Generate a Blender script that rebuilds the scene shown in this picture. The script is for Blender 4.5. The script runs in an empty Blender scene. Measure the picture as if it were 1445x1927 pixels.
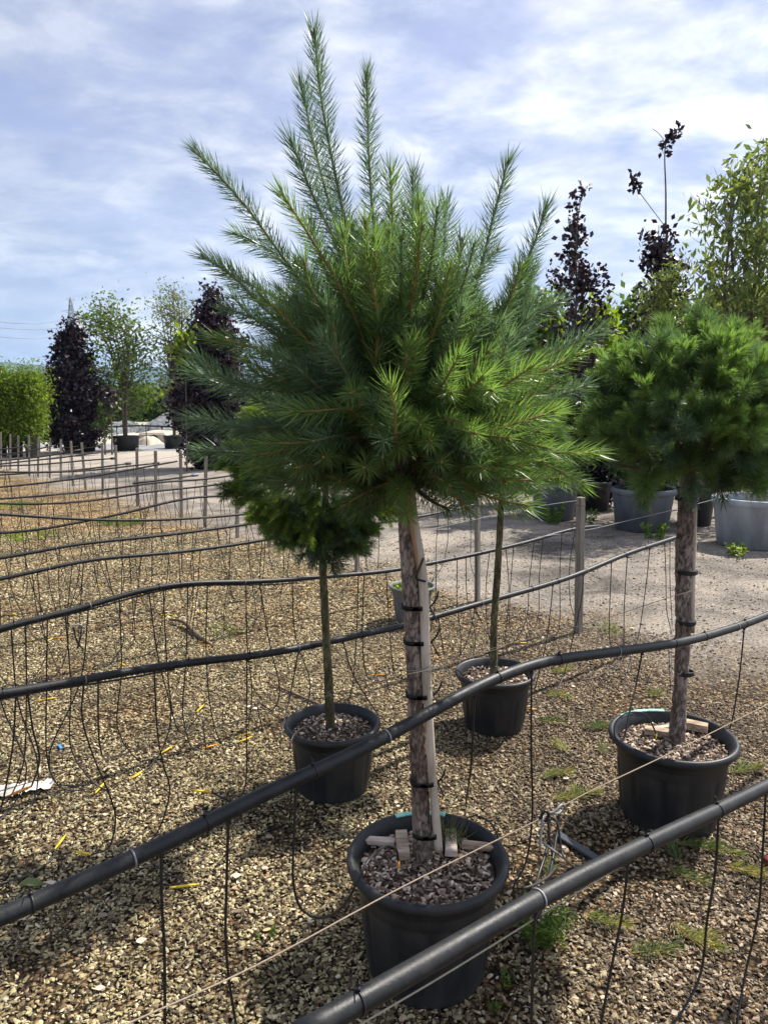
import bpy, math, random
import numpy as np
from mathutils import Vector, noise as mnoise
S = bpy.context.scene
COL = S.collection
random.seed(7)
RN = np.random.RandomState(11)
PI = math.pi

# ------------------------------------------------------------------ camera
HC = 1.6; PITCH = math.radians(8.5); F = 1392.0; CX = 722.5; CY = 963.5
cam = bpy.data.cameras.new('camera'); camo = bpy.data.objects.new('camera', cam); COL.objects.link(camo)
camo.location = (0, 0, HC); camo.rotation_euler = (PI/2 - PITCH, 0, 0)
cam.sensor_fit = 'VERTICAL'; cam.sensor_height = 36; cam.lens = 36*F/1927.0
cam.clip_start = 0.05; cam.clip_end = 20000
S.camera = camo
# ------------------------------------------------------------------ sun + exposure
SUN_AZ = math.radians(51); SUN_EL = math.radians(50)      # azimuth clockwise from +Y
sl = bpy.data.lights.new('sun', 'SUN'); sl.energy = 5.0; sl.angle = math.radians(0.53); sl.color = (1.0, 0.94, 0.85)
so = bpy.data.objects.new('sun', sl); COL.objects.link(so)
sd = Vector((math.sin(SUN_AZ)*math.cos(SUN_EL), math.cos(SUN_AZ)*math.cos(SUN_EL), math.sin(SUN_EL)))
so.rotation_euler = (-sd).to_track_quat('-Z', 'Y').to_euler()
S.view_settings.view_transform = 'Standard'; S.view_settings.look = 'None'
S.view_settings.gamma = 1; S.view_settings.exposure = 0.85; S.view_settings.use_curve_mapping = False
S.render.engine = 'CYCLES'
S.cycles.max_bounces = 6; S.cycles.transparent_max_bounces = 4
# ------------------------------------------------------------------ world
W = bpy.data.worlds.new('World'); S.world = W; W.use_nodes = True
nt = W.node_tree; N = nt.nodes; Lk = nt.links
bg = N['Background']; bg.inputs['Strength'].default_value = 0.092

def nd(t, typ, **kw):
    n = t.nodes.new(typ)
    for k, v in kw.items():
        if k.startswith('i_'):
            key = k[2:]
            key = int(key) if key.isdigit() else key.replace('_', ' ')
            n.inputs[key].default_value = v
        else: setattr(n, k, v)
    return n

def ramp(t, fac, stops, interp='LINEAR'):
    r = t.nodes.new('ShaderNodeValToRGB'); r.color_ramp.interpolation = interp
    el = r.color_ramp.elements
    while len(el) < len(stops): el.new(0.5)
    for e, (p, c) in zip(el, stops):
        e.position = p; e.color = c if len(c) == 4 else (*c, 1)
    t.links.new(fac, r.inputs[0]); return r.outputs[0]

def mth(t, op, a, b=None, clamp=False):
    n = t.nodes.new('ShaderNodeMath'); n.operation = op; n.use_clamp = clamp
    for i, v in enumerate((a, b)):
        if v is None: continue
        if hasattr(v, 'is_output'): t.links.new(v, n.inputs[i])
        else: n.inputs[i].default_value = v
    return n.outputs[0]

def mixc(t, fac, a, b, mode='MIX'):
    n = t.nodes.new('ShaderNodeMix'); n.data_type = 'RGBA'; n.blend_type = mode
    for s, v in ((n.inputs[0], fac), (n.inputs[6], a), (n.inputs[7], b)):
        if hasattr(v, 'is_output'): t.links.new(v, s)
        elif isinstance(v, (int, float)): s.default_value = v
        else: s.default_value = v if len(v) == 4 else (*v, 1)
    return n.outputs[2]

def G3(v): return (v, v, v)
sky = nd(nt, 'ShaderNodeTexSky'); sky.sky_type = 'NISHITA'; sky.sun_disc = False
sky.sun_elevation = SUN_EL; sky.sun_rotation = SUN_AZ; sky.air_density = 1.0; sky.dust_density = 1.2; sky.ozone_density = 2.0
tc = nd(nt, 'ShaderNodeTexCoord'); sx = nd(nt, 'ShaderNodeSeparateXYZ'); Lk.new(tc.outputs['Generated'], sx.inputs[0])
zc = mth(nt, 'MAXIMUM', sx.outputs[2], 0.0)
zz = mth(nt, 'ADD', zc, 0.16)
px_ = mth(nt, 'DIVIDE', sx.outputs[0], zz); py_ = mth(nt, 'DIVIDE', sx.outputs[1], zz)
cv = nd(nt, 'ShaderNodeCombineXYZ'); Lk.new(px_, cv.inputs[0]); Lk.new(py_, cv.inputs[1])
mp = nd(nt, 'ShaderNodeMapping'); Lk.new(cv.outputs[0], mp.inputs[0]); mp.inputs['Rotation'].default_value = (0, 0, 0.9); mp.inputs['Scale'].default_value = (0.95, 1.15, 1); mp.inputs['Location'].default_value = (1.3, 0.4, 0)
n1 = nd(nt, 'ShaderNodeTexNoise', i_Scale=1.35, i_Detail=10, i_Roughness=0.60, i_Distortion=0.2); Lk.new(mp.outputs[0], n1.inputs['Vector'])
n2 = nd(nt, 'ShaderNodeTexNoise', i_Scale=3.4, i_Detail=9, i_Roughness=0.60, i_Distortion=0.2); Lk.new(mp.outputs[0], n2.inputs['Vector'])
m1 = ramp(nt, n1.outputs['Fac'], [(0.34, G3(0.12)), (0.47, G3(0.66)), (0.60, G3(1))])
# a little more cloud towards the sun side
side = mth(nt, 'MULTIPLY', sx.outputs[0], 0.30)
cm = mth(nt, 'ADD', m1, side, clamp=True)
skyc = mixc(nt, 1.0, sky.outputs[0], (1.30, 1.02, 1.0), 'MULTIPLY')
cshade = ramp(nt, n2.outputs['Fac'], [(0.34, (3.0, 3.6, 5.2)), (0.44, (4.3, 4.8, 6.1)), (0.52, (5.8, 6.15, 6.9)), (0.62, (8.2, 8.35, 8.6))])
brt = mth(nt, 'ADD', mth(nt, 'MULTIPLY', sx.outputs[0], 0.35), 0.86)
cb = nd(nt, 'ShaderNodeVectorMath', operation='SCALE'); Lk.new(cshade, cb.inputs[0]); Lk.new(brt, cb.inputs['Scale'])
base = mixc(nt, mth(nt, 'MULTIPLY', cm, 0.88), skyc, cb.outputs[0])
# greyer blue band low down with a few cumulus heads
low = ramp(nt, sx.outputs[2], [(0.02, G3(1)), (0.16, G3(0.55)), (0.30, G3(0))])
n3 = nd(nt, 'ShaderNodeTexNoise', i_Scale=6.0, i_Detail=8, i_Roughness=0.58)
mp3 = nd(nt, 'ShaderNodeMapping'); Lk.new(tc.outputs['Generated'], mp3.inputs[0]); mp3.inputs['Scale'].default_value = (1, 1, 2.2)
Lk.new(mp3.outputs[0], n3.inputs['Vector'])
puff = ramp(nt, n3.outputs['Fac'], [(0.42, (2.8, 3.6, 5.1)), (0.52, (3.8, 4.5, 5.9)), (0.56, (5.6, 6.1, 7.0)), (0.62, (8.0, 8.2, 8.6))])
base = mixc(nt, mth(nt, 'MULTIPLY', low, 0.8), base, puff)
Lk.new(base, bg.inputs['Color'])

# ------------------------------------------------------------------ pixel helpers (only used to measure places)
def ray(px, py):
    x = (px-CX)/F; y = -(py-CY)/F
    return Vector((x, math.cos(PITCH)+y*math.sin(PITCH), -math.sin(PITCH)+y*math.cos(PITCH)))
def at_z(px, py, z=0.0):
    r = ray(px, py); t = (z-HC)/r.z; return Vector((r.x*t, r.y*t, z))
def at_y(px, py, Y):
    r = ray(px, py); t = Y/r.y; return Vector((r.x*t, Y, HC+r.z*t))
NR = Vector((-.645, .76, 0)); DR = Vector((.76, .645, 0))
def at_c(px, py, c):
    r = ray(px, py); t = c/(NR.x*r.x+NR.y*r.y); p = Vector((r.x*t, r.y*t, HC+r.z*t))
    if p.z < 0.006: p = at_z(px, py, 0.008)
    return p

# ------------------------------------------------------------------ mesh helpers
class MB:
    def __init__(s): s.v = []; s.f = []; s.m = []; s.t = []
    def add(s, v, f, mi=0, tone=0.5):
        o = sum(len(a) for a in s.v) if False else getattr(s, '_n', 0)
        v = np.asarray(v, dtype=np.float32).reshape(-1, 3)
        s.v.append(v); s._n = o+len(v)
        f = [tuple(i+o for i in q) for q in f]
        s.f += f; s.m += [mi]*len(f)
        s.t.append(np.full(len(v), tone, dtype=np.float32) if np.isscalar(tone) else np.asarray(tone, dtype=np.float32))
    def tris(s, v, f, mi=0, tone=0.5):
        s.add(v, np.asarray(f).tolist(), mi, tone)
    def mesh(s, name, mats, smooth=True):
        me = bpy.data.meshes.new(name)
        V = np.concatenate(s.v) if s.v else np.zeros((0, 3), np.float32)
        me.vertices.add(len(V)); me.vertices.foreach_set('co', V.ravel())
        ln = np.array([len(q) for q in s.f], dtype=np.int32)
        me.loops.add(int(ln.sum())); me.polygons.add(len(ln))
        me.loops.foreach_set('vertex_index', np.array([i for q in s.f for i in q], dtype=np.int32))
        me.polygons.foreach_set('loop_start', np.concatenate([[0], np.cumsum(ln)[:-1]]).astype(np.int32))
        me.polygons.foreach_set('loop_total', ln)
        for m in (mats if isinstance(mats, (list, tuple)) else [mats]): me.materials.append(m)
        me.polygons.foreach_set('material_index', np.array(s.m, dtype=np.int32))
        me.polygons.foreach_set('use_smooth', np.full(len(ln), smooth, dtype=bool))
        a = me.attributes.new('tone', 'FLOAT', 'POINT'); a.data.foreach_set('value', np.concatenate(s.t))
        me.update(calc_edges=True); me.validate()
        return me
    def obj(s, name, mats, parent=None, smooth=True, loc=None):
        o = bpy.data.objects.new(name, s.mesh(name, mats, smooth)); COL.objects.link(o)
        if parent is not None:
            o.parent = parent
            o.matrix_parent_inverse = parent.matrix_basis.inverted()
        return o

def tag(o, label=None, cat=None, group=None, kind=None):
    if label: o['label'] = label
    if cat: o['category'] = cat
    if group: o['group'] = group
    if kind: o['kind'] = kind
    return o
def thing(name, label, cat, loc=(0, 0, 0), group=None):
    o = bpy.data.objects.new(name, None); COL.objects.link(o); o.location = loc; o.empty_display_size = 0.1
    return tag(o, label, cat, group)

def smooth_path(P, seg=0.03, sub=None):
    P = [np.array(p, dtype=float) for p in P]
    if len(P) < 3 and sub is None:
        n = max(2, int(np.linalg.norm(P[-1]-P[0])/seg)); return np.array([P[0]+(P[-1]-P[0])*i/n for i in range(n+1)])
    Q = [2*P[0]-P[1]]+P+[2*P[-1]-P[-2]]; out = []
    for i in range(1, len(Q)-2):
        a, b, c, d = Q[i-1:i+3]; n = max(2, int(np.linalg.norm(c-b)/seg)) if sub is None else sub
        for k in range(n):
            t = k/n
            out.append(0.5*((2*b)+(-a+c)*t+(2*a-5*b+4*c-d)*t*t+(-a+3*b-3*c+d)*t**3))
    out.append(P[-1]); return np.array(out)

def frames(P):
    T = np.gradient(P, axis=0); T /= (np.linalg.norm(T, axis=1, keepdims=True)+1e-9)
    u = np.cross(T[0], [0, 0, 1.0])
    if np.linalg.norm(u) < 0.1: u = np.cross(T[0], [1.0, 0, 0])
    u /= np.linalg.norm(u); U = [u]
    for i in range(1, len(P)):
        u = U[-1]-T[i]*np.dot(U[-1], T[i]); u /= (np.linalg.norm(u)+1e-9); U.append(u)
    U = np.array(U); V = np.cross(T, U); return T, U, V

def tube(mb, P, r, n=6, mi=0, tone=0.5, caps=True, rfun=None):
    P = np.asarray(P, float); T, U, V = frames(P)
    R = np.full(len(P), r) if np.isscalar(r) else np.interp(np.linspace(0, 1, len(P)), np.linspace(0, 1, len(r)), r)
    a = np.arange(n)*2*PI/n
    ring = P[:, None, :]+(np.cos(a)[None, :, None]*U[:, None, :]+np.sin(a)[None, :, None]*V[:, None, :])*R[:, None, None]
    v = ring.reshape(-1, 3); f = []
    for i in range(len(P)-1):
        for k in range(n):
            k2 = (k+1) % n; f.append((i*n+k, i*n+k2, (i+1)*n+k2, (i+1)*n+k))
    if caps: f.append(tuple(range(n))[::-1]); f.append(tuple((len(P)-1)*n+k for k in range(n)))
    mb.add(v, f, mi, tone)

def lathe(mb, prof, c=(0, 0, 0), n=48, mi=0, rf=None, tone=0.5):
    v = []; f = []
    for j, (r, z) in enumerate(prof):
        for k in range(n):
            a = 2*PI*k/n; rr = r*(rf(a, z) if rf else 1)
            v.append((c[0]+rr*math.cos(a), c[1]+rr*math.sin(a), c[2]+z))
    for j in range(len(prof)-1):
        for k in range(n):
            k2 = (k+1) % n; f.append((j*n+k, j*n+k2, (j+1)*n+k2, (j+1)*n+k))
    mb.add(v, f, mi, tone)

def box(mb, c, sz, rot=None, mi=0, tone=0.5, jit=0.0, taper=1.0):
    v = []
    for z in (-1, 1):
        for x, y in ((-1, -1), (1, -1), (1, 1), (-1, 1)):
            k = taper if z > 0 else 1
            p = Vector((x*sz[0]/2*k, y*sz[1]/2*k, z*sz[2]/2))+Vector([random.uniform(-jit, jit) for _ in range(3)])
            if rot is not None: p = rot @ p
            v.append(p+Vector(c))
    mb.add([tuple(p) for p in v], [(3, 2, 1, 0), (4, 5, 6, 7), (0, 1, 5, 4), (1, 2, 6, 5), (2, 3, 7, 6), (3, 0, 4, 7)], mi, tone)

def ring_tie(mb, p, axis, R, r=0.0016, mi=0, tail=True, w=0.0035):
    ax = np.array(axis, float); ax /= np.linalg.norm(ax)
    u = np.cross(ax, [0, 0, 1]); u /= np.linalg.norm(u); v = np.cross(u, ax)
    n = 20; vv = []; f = []
    for k in range(n):
        a = 2*PI*k/n; d = math.cos(a)*u+math.sin(a)*v
        for (rr, ww) in ((R+.0003, -w), (R+r, -w), (R+r, w), (R+.0003, w)): vv.append(np.array(p)+d*rr+ax*ww/2)
    for k in range(n):
        k2 = (k+1) % n
        for j in range(4): j2 = (j+1) % 4; f.append((k*4+j, k2*4+j, k2*4+j2, k*4+j2))
    mb.add(vv, f, mi)
    if tail:
        hp = np.array(p)+v*(R+.003); box(mb, hp, (.006, .005, .006), None, mi)
        tube(mb, smooth_path([hp, hp+v*.008+u*random.uniform(-.006, .006), hp+v*.013+u*random.uniform(-.014, .014)], .004), .0011, 4, mi)

# ------------------------------------------------------------------ materials
def mat(name, col, rough=0.7, var=0.25, scale=30.0, bump=0.0, bscale=None, spec=0.5, col2=None, detail=6, metallic=0.0, stretch=None, coord='Object'):
    m = bpy.data.materials.new(name); m.use_nodes = True; t = m.node_tree; b = t.nodes['Principled BSDF']
    b.inputs['Roughness'].default_value = rough; b.inputs['Specular IOR Level'].default_value = spec; b.inputs['Metallic'].default_value = metallic
    tcn = nd(t, 'ShaderNodeTexCoord'); src = tcn.outputs[coord]
    if stretch:
        mpn = nd(t, 'ShaderNodeMapping'); t.links.new(src, mpn.inputs[0]); mpn.inputs['Scale'].default_value = stretch; src = mpn.outputs[0]
    nz = nd(t, 'ShaderNodeTexNoise', i_Scale=scale, i_Detail=detail, i_Roughness=0.62); t.links.new(src, nz.inputs['Vector'])
    c2 = col2 if col2 else tuple(c*(1-var) for c in col)
    out = ramp(t, nz.outputs['Fac'], [(0.36, c2), (0.64, tuple(min(1, c*(1+var*0.6)) for c in col))])
    t.links.new(out, b.inputs['Base Color'])
    rr = mth(t, 'ADD', mth(t, 'MULTIPLY', nz.outputs['Fac'], 0.3), rough-0.15, clamp=True); t.links.new(rr, b.inputs['Roughness'])
    if bump:
        n_ = nd(t, 'ShaderNodeTexNoise', i_Scale=bscale or scale*3, i_Detail=5); t.links.new(src, n_.inputs['Vector'])
        bp = nd(t, 'ShaderNodeBump', i_Strength=1.0, i_Distance=bump); t.links.new(n_.outputs['Fac'], bp.inputs['Height']); t.links.new(bp.outputs[0], b.inputs['Normal'])
    return m

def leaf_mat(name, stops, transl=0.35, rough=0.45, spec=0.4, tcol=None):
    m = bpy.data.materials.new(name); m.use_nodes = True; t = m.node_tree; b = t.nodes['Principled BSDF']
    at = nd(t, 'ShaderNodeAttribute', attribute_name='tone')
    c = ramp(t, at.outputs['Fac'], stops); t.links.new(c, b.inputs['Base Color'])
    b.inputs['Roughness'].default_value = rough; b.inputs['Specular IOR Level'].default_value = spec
    tr = nd(t, 'ShaderNodeBsdfTranslucent'); tint = mixc(t, 1.0, c, tcol or (1.5, 1.5, 0.7), 'MULTIPLY'); t.links.new(tint, tr.inputs[0])
    mx = nd(t, 'ShaderNodeMixShader'); mx.inputs[0].default_value = transl
    t.links.new(b.outputs[0], mx.inputs[1]); t.links.new(tr.outputs[0], mx.inputs[2]); t.links.new(mx.outputs[0], t.nodes['Material Output'].inputs[0])
    return m

M = {}
M['plastic'] = mat('black_plastic', (.030, .036, .043), .42, .35, 14, .0006, 160, .5)
M['pot'] = mat('pot_plastic', (.024, .030, .037), .44, .5, 9, .0008, 60, .5, stretch=(1, 1, .35))
M['potgrey'] = mat('grey_pot_plastic', (.11, .12, .13), .55, .35, 8, .0008, 60, .5)
M['tubgrey'] = mat('pale_grey_tub_plastic', (.30, .335, .37), .6, .3, 5, .001, 30, stretch=(1, 1, .3))
M['tubblue'] = mat('blue_grey_tub_plastic', (.12, .135, .16), .6, .3, 5, .001, 30, stretch=(1, 1, .3))
M['pipe'] = mat('black_pipe', (.020, .024, .028), .50, .4, 25, .0003, 250, .5)
M['pipedust'] = mat('dusty_pipe', (.040, .042, .042), .5, .4, 12, .0003, 200, .5)
M['hose'] = mat('black_hose', (.012, .012, .013), .5, .3, 40)
M['tie'] = mat('black_tie', (.010, .010, .011), .45, .3, 60)
M['tiegrey'] = mat('grey_tie', (.20, .21, .21), .5, .3, 60)
M['yellow'] = mat('yellow_dripper', (.72, .48, .02), .5, .25, 60)
M['orange'] = mat('orange_dripper', (.62, .26, .02), .5, .3, 60)
M['twine'] = mat('beige_twine', (.27, .21, .15), .85, .3, 300)
M['twinepale'] = mat('cream_twine', (.42, .38, .27), .8, .25, 300)
M['wire'] = mat('rusty_wire', (.16, .12, .09), .8, .4, 200)
M['bluecap'] = mat('blue_grey_cap', (.10, .15, .22), .5, .2, 50)
M['stake'] = mat('weathered_stake', (.25, .225, .19), .85, .4, 12, .002, 60, .2, stretch=(6, 6, .6))
M['wood'] = mat('weathered_wood', (.40, .31, .22), .85, .45, 14, .0015, 80, .2, stretch=(1, 6, 6), col2=(.20, .15, .11))
M['woodpale'] = mat('pale_wood', (.55, .45, .38), .85, .35, 14, .001, 80, .2, stretch=(1, 6, 6))
M['bamboo'] = mat('grey_bamboo', (.50, .43, .35), .6, .3, 9, .0006, 60, .4, col2=(.36, .29, .22), stretch=(4, 4, .5))
M['bambootan'] = mat('tan_bamboo', (.42, .25, .12), .5, .3, 9, .0005, 60, .4, stretch=(4, 4, .5))
M['purple'] = mat('purple_ribbon', (.45, .28, .75), .4, .2, 40)
M['teal'] = mat('teal_label', (.25, .62, .50), .5, .2, 30)
M['white'] = mat('white_sheet', (.55, .52, .48), .8, .5, 20, .004, 40)
M['blue'] = mat('blue_tag', (.05, .22, .55), .5, .1, 40)
M['red'] = mat('dark_red', (.13, .015, .012), .5, .3, 30)
M['twig'] = mat('twig_bark', (.13, .095, .065), .85, .4, 60, .001, 150, .2)
M['stem'] = mat('young_stem', (.30, .17, .065), .7, .3, 60, 0, None, .3)
M['stemgreen'] = mat('green_stem', (.16, .16, .06), .7, .3, 60)
M['bark_bg'] = mat('grey_brown_bark', (.16, .13, .105), .9, .4, 10, .01, 20, .2)
M['concrete'] = mat('concrete', (.42, .37, .30), .9, .25, 3, .01, 20, .2)
M['net'] = mat('dark_netting', (.13, .14, .145), .9, .6, 3, .05, 8, .2)
M['steel'] = mat('galvanised_steel', (.22, .24, .27), .6, .1, 1)
M['hole'] = mat('culvert_inside_shade', (.02, .02, .02), .9, .1, 1)

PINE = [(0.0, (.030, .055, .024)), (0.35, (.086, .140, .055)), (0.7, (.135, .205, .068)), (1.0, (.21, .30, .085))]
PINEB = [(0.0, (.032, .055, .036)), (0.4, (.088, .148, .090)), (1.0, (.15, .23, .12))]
M['needle'] = leaf_mat('pine_needles', PINE, .48, .38, .6, (1.2, 1.4, .75))
M['needleb'] = leaf_mat('blue_green_needles', PINEB, .46, .38, .6, (1.2, 1.3, .85))
M['fir'] = leaf_mat('short_yellow_green_needles', [(0.0, (.014, .032, .012)), (.5, (.055, .115, .024)), (1.0, (.19, .28, .04))], .35, .45, .4)
M['purpleleaf'] = leaf_mat('dark_purple_leaves', [(0, (.010, .006, .011)), (.6, (.020, .009, .017)), (1, (.045, .018, .026))], .12, .4, .5, (1.8, .7, .7))
M['greenleaf'] = leaf_mat('green_leaves', [(0, (.022, .045, .012)), (.6, (.065, .12, .03)), (1, (.15, .22, .05))], .45, .45, .4)
M['paleleaf'] = leaf_mat('pale_green_leaves', [(0, (.045, .065, .030)), (.6, (.11, .15, .06)), (1, (.20, .25, .10))], .4, .45, .4)
M['limeleaf'] = leaf_mat('yellow_green_leaves', [(0, (.06, .10, .012)), (.6, (.16, .24, .025)), (1, (.34, .42, .05))], .5, .45, .4)
M['willow'] = leaf_mat('light_green_leaves', [(0, (.045, .070, .022)), (.5, (.105, .150, .045)), (1, (.21, .26, .085))], .42, .45, .4)
M['weed'] = leaf_mat('weed_leaves', [(0, (.05, .10, .02)), (1, (.16, .26, .04))], .4, .5, .4)
M['grass'] = leaf_mat('dry_grass', [(0, (.10, .13, .04)), (1, (.30, .30, .12))], .4, .6, .3)
M['dryneedle'] = leaf_mat('dry_needles', [(0, (.20, .10, .05)), (1, (.42, .26, .14))], .2, .7, .2)
M['clip'] = leaf_mat('clipping_needles', [(0, (.03, .07, .02)), (.6, (.10, .16, .04)), (1, (.36, .32, .08))], .3, .5, .4)

def dusty(name, col, dust, rough, spec, sc=6.0, amt=.5, zlow=None):
    m = bpy.data.materials.new(name); m.use_nodes = True; t = m.node_tree; b = t.nodes['Principled BSDF']
    b.inputs['Specular IOR Level'].default_value = spec
    tcn = nd(t, 'ShaderNodeTexCoord'); src = tcn.outputs['Object']
    mpn = nd(t, 'ShaderNodeMapping'); t.links.new(src, mpn.inputs[0]); mpn.inputs['Scale'].default_value = (1, 1, .3)
    n_a = nd(t, 'ShaderNodeTexNoise', i_Scale=sc*2.2, i_Detail=8, i_Roughness=.7); t.links.new(mpn.outputs[0], n_a.inputs['Vector'])
    n_b = nd(t, 'ShaderNodeTexNoise', i_Scale=sc*22, i_Detail=4, i_Roughness=.6); t.links.new(src, n_b.inputs['Vector'])
    f = ramp(t, n_a.outputs['Fac'], [(.42, G3(0)), (.72, G3(1))])
    sp_ = ramp(t, n_b.outputs['Fac'], [(.60, G3(0)), (.70, G3(.8))])
    f = mth(t, 'ADD', f, sp_, clamp=True); f = mth(t, 'MULTIPLY', f, amt)
    if zlow:
        sp = nd(t, 'ShaderNodeSeparateXYZ'); t.links.new(src, sp.inputs[0]); lowm = mth(t, 'MULTIPLY', mth(t, 'SUBTRACT', zlow, sp.outputs[2]), 9.0, clamp=True)
        f = mth(t, 'ADD', f, mth(t, 'MULTIPLY', mth(t, 'MULTIPLY', lowm, n_b.outputs['Fac']), .7), clamp=True)
    c = mixc(t, f, col, dust); t.links.new(c, b.inputs['Base Color']); t.links.new(mth(t, 'ADD', mth(t, 'MULTIPLY', f, .35), rough, clamp=True), b.inputs['Roughness'])
    bp = nd(t, 'ShaderNodeBump', i_Strength=1.0, i_Distance=.0005); t.links.new(n_b.outputs['Fac'], bp.inputs['Height']); t.links.new(bp.outputs[0], b.inputs['Normal'])
    return m
M['pot'] = dusty('pot_plastic', (.0115, .0140, .0175), (.075, .068, .056), .44, .36, 5, .34, .07)
M['pipe'] = dusty('black_pipe', (.0085, .0100, .0120), (.055, .053, .048), .46, .34, 9, .34)
M['pipedust'] = dusty('dusty_tube', (.022, .023, .024), (.09, .085, .075), .5, .4, 9, .5)
def bark_mat(name, cols, sc, crack):
    m = bpy.data.materials.new(name); m.use_nodes = True; t = m.node_tree; b = t.nodes['Principled BSDF']
    b.inputs['Roughness'].default_value = .9; b.inputs['Specular IOR Level'].default_value = .2
    tcn = nd(t, 'ShaderNodeTexCoord'); mpn = nd(t, 'ShaderNodeMapping'); t.links.new(tcn.outputs['Object'], mpn.inputs[0]); mpn.inputs['Scale'].default_value = (1, 1, .45)
    nz = nd(t, 'ShaderNodeTexNoise', i_Scale=sc, i_Detail=8, i_Roughness=.7); t.links.new(mpn.outputs[0], nz.inputs['Vector'])
    at = nd(t, 'ShaderNodeAttribute', attribute_name='tone')
    c = ramp(t, nz.outputs['Fac'], [(.3, cols[0]), (.5, cols[1]), (.7, cols[2])])
    pn_ = nd(t, 'ShaderNodeTexNoise', i_Scale=sc*.35, i_Detail=4); t.links.new(mpn.outputs[0], pn_.inputs['Vector'])
    c = mixc(t, 1.0, c, ramp(t, pn_.outputs['Fac'], [(.36, (.55, .50, .48)), (.55, (1, 1, 1))]), 'MULTIPLY')
    c2 = mixc(t, mth(t, 'POWER', at.outputs['Fac'], .8), crack, c); t.links.new(c2, b.inputs['Base Color'])
    n2_ = nd(t, 'ShaderNodeTexNoise', i_Scale=sc*4, i_Detail=6, i_Roughness=.7); t.links.new(mpn.outputs[0], n2_.inputs['Vector'])
    bp = nd(t, 'ShaderNodeBump', i_Strength=1.0, i_Distance=.003); t.links.new(n2_.outputs['Fac'], bp.inputs['Height']); t.links.new(bp.outputs[0], b.inputs['Normal'])
    return m
M['bark'] = bark_mat('pine_bark', [(.14, .105, .085), (.32, .255, .21), (.50, .42, .35)], 26, (.045, .031, .024))
M['barkred'] = bark_mat('reddish_pine_bark', [(.15, .115, .095), (.33, .27, .23), (.52, .45, .40)], 26, (.036, .022, .018))
M['barkmoss'] = bark_mat('mossy_bark', [(.065, .065, .035), (.15, .14, .075), (.28, .26, .16)], 40, (.045, .035, .02))

# ---- ground
def ground_mat():
    m = bpy.data.materials.new('gravel_ground'); m.use_nodes = True; t = m.node_tree; b = t.nodes['Principled BSDF']
    b.inputs['Roughness'].default_value = .92; b.inputs['Specular IOR Level'].default_value = .15
    tcn = nd(t, 'ShaderNodeTexCoord'); src = tcn.outputs['Object']
    sp = nd(t, 'ShaderNodeSeparateXYZ'); t.links.new(src, sp.inputs[0])
    wob = nd(t, 'ShaderNodeTexNoise', i_Scale=.9, i_Detail=5); t.links.new(src, wob.inputs['Vector'])
    a = mth(t, 'ADD', mth(t, 'MULTIPLY', sp.outputs[0], .76), mth(t, 'MULTIPLY', sp.outputs[1], .645))
    a = mth(t, 'ADD', a, mth(t, 'MULTIPLY', mth(t, 'SUBTRACT', wob.outputs['Fac'], .5), 3.0))
    track = mth(t, 'MULTIPLY', mth(t, 'SUBTRACT', a, 3.9), 1.0, clamp=True)
    # gravel seen from afar: chips
    vo = nd(t, 'ShaderNodeTexVoronoi', i_Scale=62); t.links.new(src, vo.inputs['Vector'])
    vs = nd(t, 'ShaderNodeSeparateColor'); t.links.new(vo.outputs['Color'], vs.inputs[0])
    chip = ramp(t, vs.outputs[0], [(.0, (.05, .035, .025)), (.35, (.16, .12, .075)), (.62, (.36, .29, .18)), (1, (.62, .53, .36))])
    dk = ramp(t, vo.outputs['Distance'], [(.25, G3(1)), (.62, G3(.12))]); chip = mixc(t, 1.0, chip, dk, 'MULTIPLY')
    big = nd(t, 'ShaderNodeTexNoise', i_Scale=1.7, i_Detail=7, i_Roughness=.65); t.links.new(src, big.inputs['Vector'])
    soil = ramp(t, big.outputs['Fac'], [(.35, G3(.38)), (.56, G3(1.0))]); chip = mixc(t, .85, chip, soil, 'MULTIPLY')
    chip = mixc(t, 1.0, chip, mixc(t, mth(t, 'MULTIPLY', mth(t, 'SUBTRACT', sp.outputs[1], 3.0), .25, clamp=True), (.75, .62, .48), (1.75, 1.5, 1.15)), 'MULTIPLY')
    # packed track
    fn = nd(t, 'ShaderNodeTexNoise', i_Scale=45, i_Detail=8, i_Roughness=.75); t.links.new(src, fn.inputs['Vector'])
    fine = ramp(t, fn.outputs['Fac'], [(.36, (.11, .098, .085)), (.47, (.22, .203, .18)), (.57, (.36, .335, .30)), (.70, (.60, .57, .52))])
    pn = nd(t, 'ShaderNodeTexNoise', i_Scale=.75, i_Detail=8, i_Roughness=.68, i_Distortion=.6); t.links.new(src, pn.inputs['Vector'])
    pn.inputs['Scale'].default_value = .95
    pt = ramp(t, pn.outputs['Fac'], [(.38, (.34, .33, .32)), (.48, (.70, .67, .64)), (.60, (1.10, 1.03, .95))]); tr = mixc(t, 1.0, fine, pt, 'MULTIPLY')
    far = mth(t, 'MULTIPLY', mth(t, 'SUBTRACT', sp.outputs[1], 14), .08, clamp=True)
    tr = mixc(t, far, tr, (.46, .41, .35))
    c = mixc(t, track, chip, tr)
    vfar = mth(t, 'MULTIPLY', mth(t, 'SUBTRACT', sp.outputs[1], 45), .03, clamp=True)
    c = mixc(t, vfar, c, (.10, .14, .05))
    t.links.new(c, b.inputs['Base Color'])
    hh = mth(t, 'ADD', mth(t, 'MULTIPLY', vo.outputs['Distance'], -.6), fn.outputs['Fac'])
    bp = nd(t, 'ShaderNodeBump', i_Strength=1.0, i_Distance=.012); t.links.new(hh, bp.inputs['Height']); t.links.new(bp.outputs[0], b.inputs['Normal'])
    return m
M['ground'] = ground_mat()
mb = MB()
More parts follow.
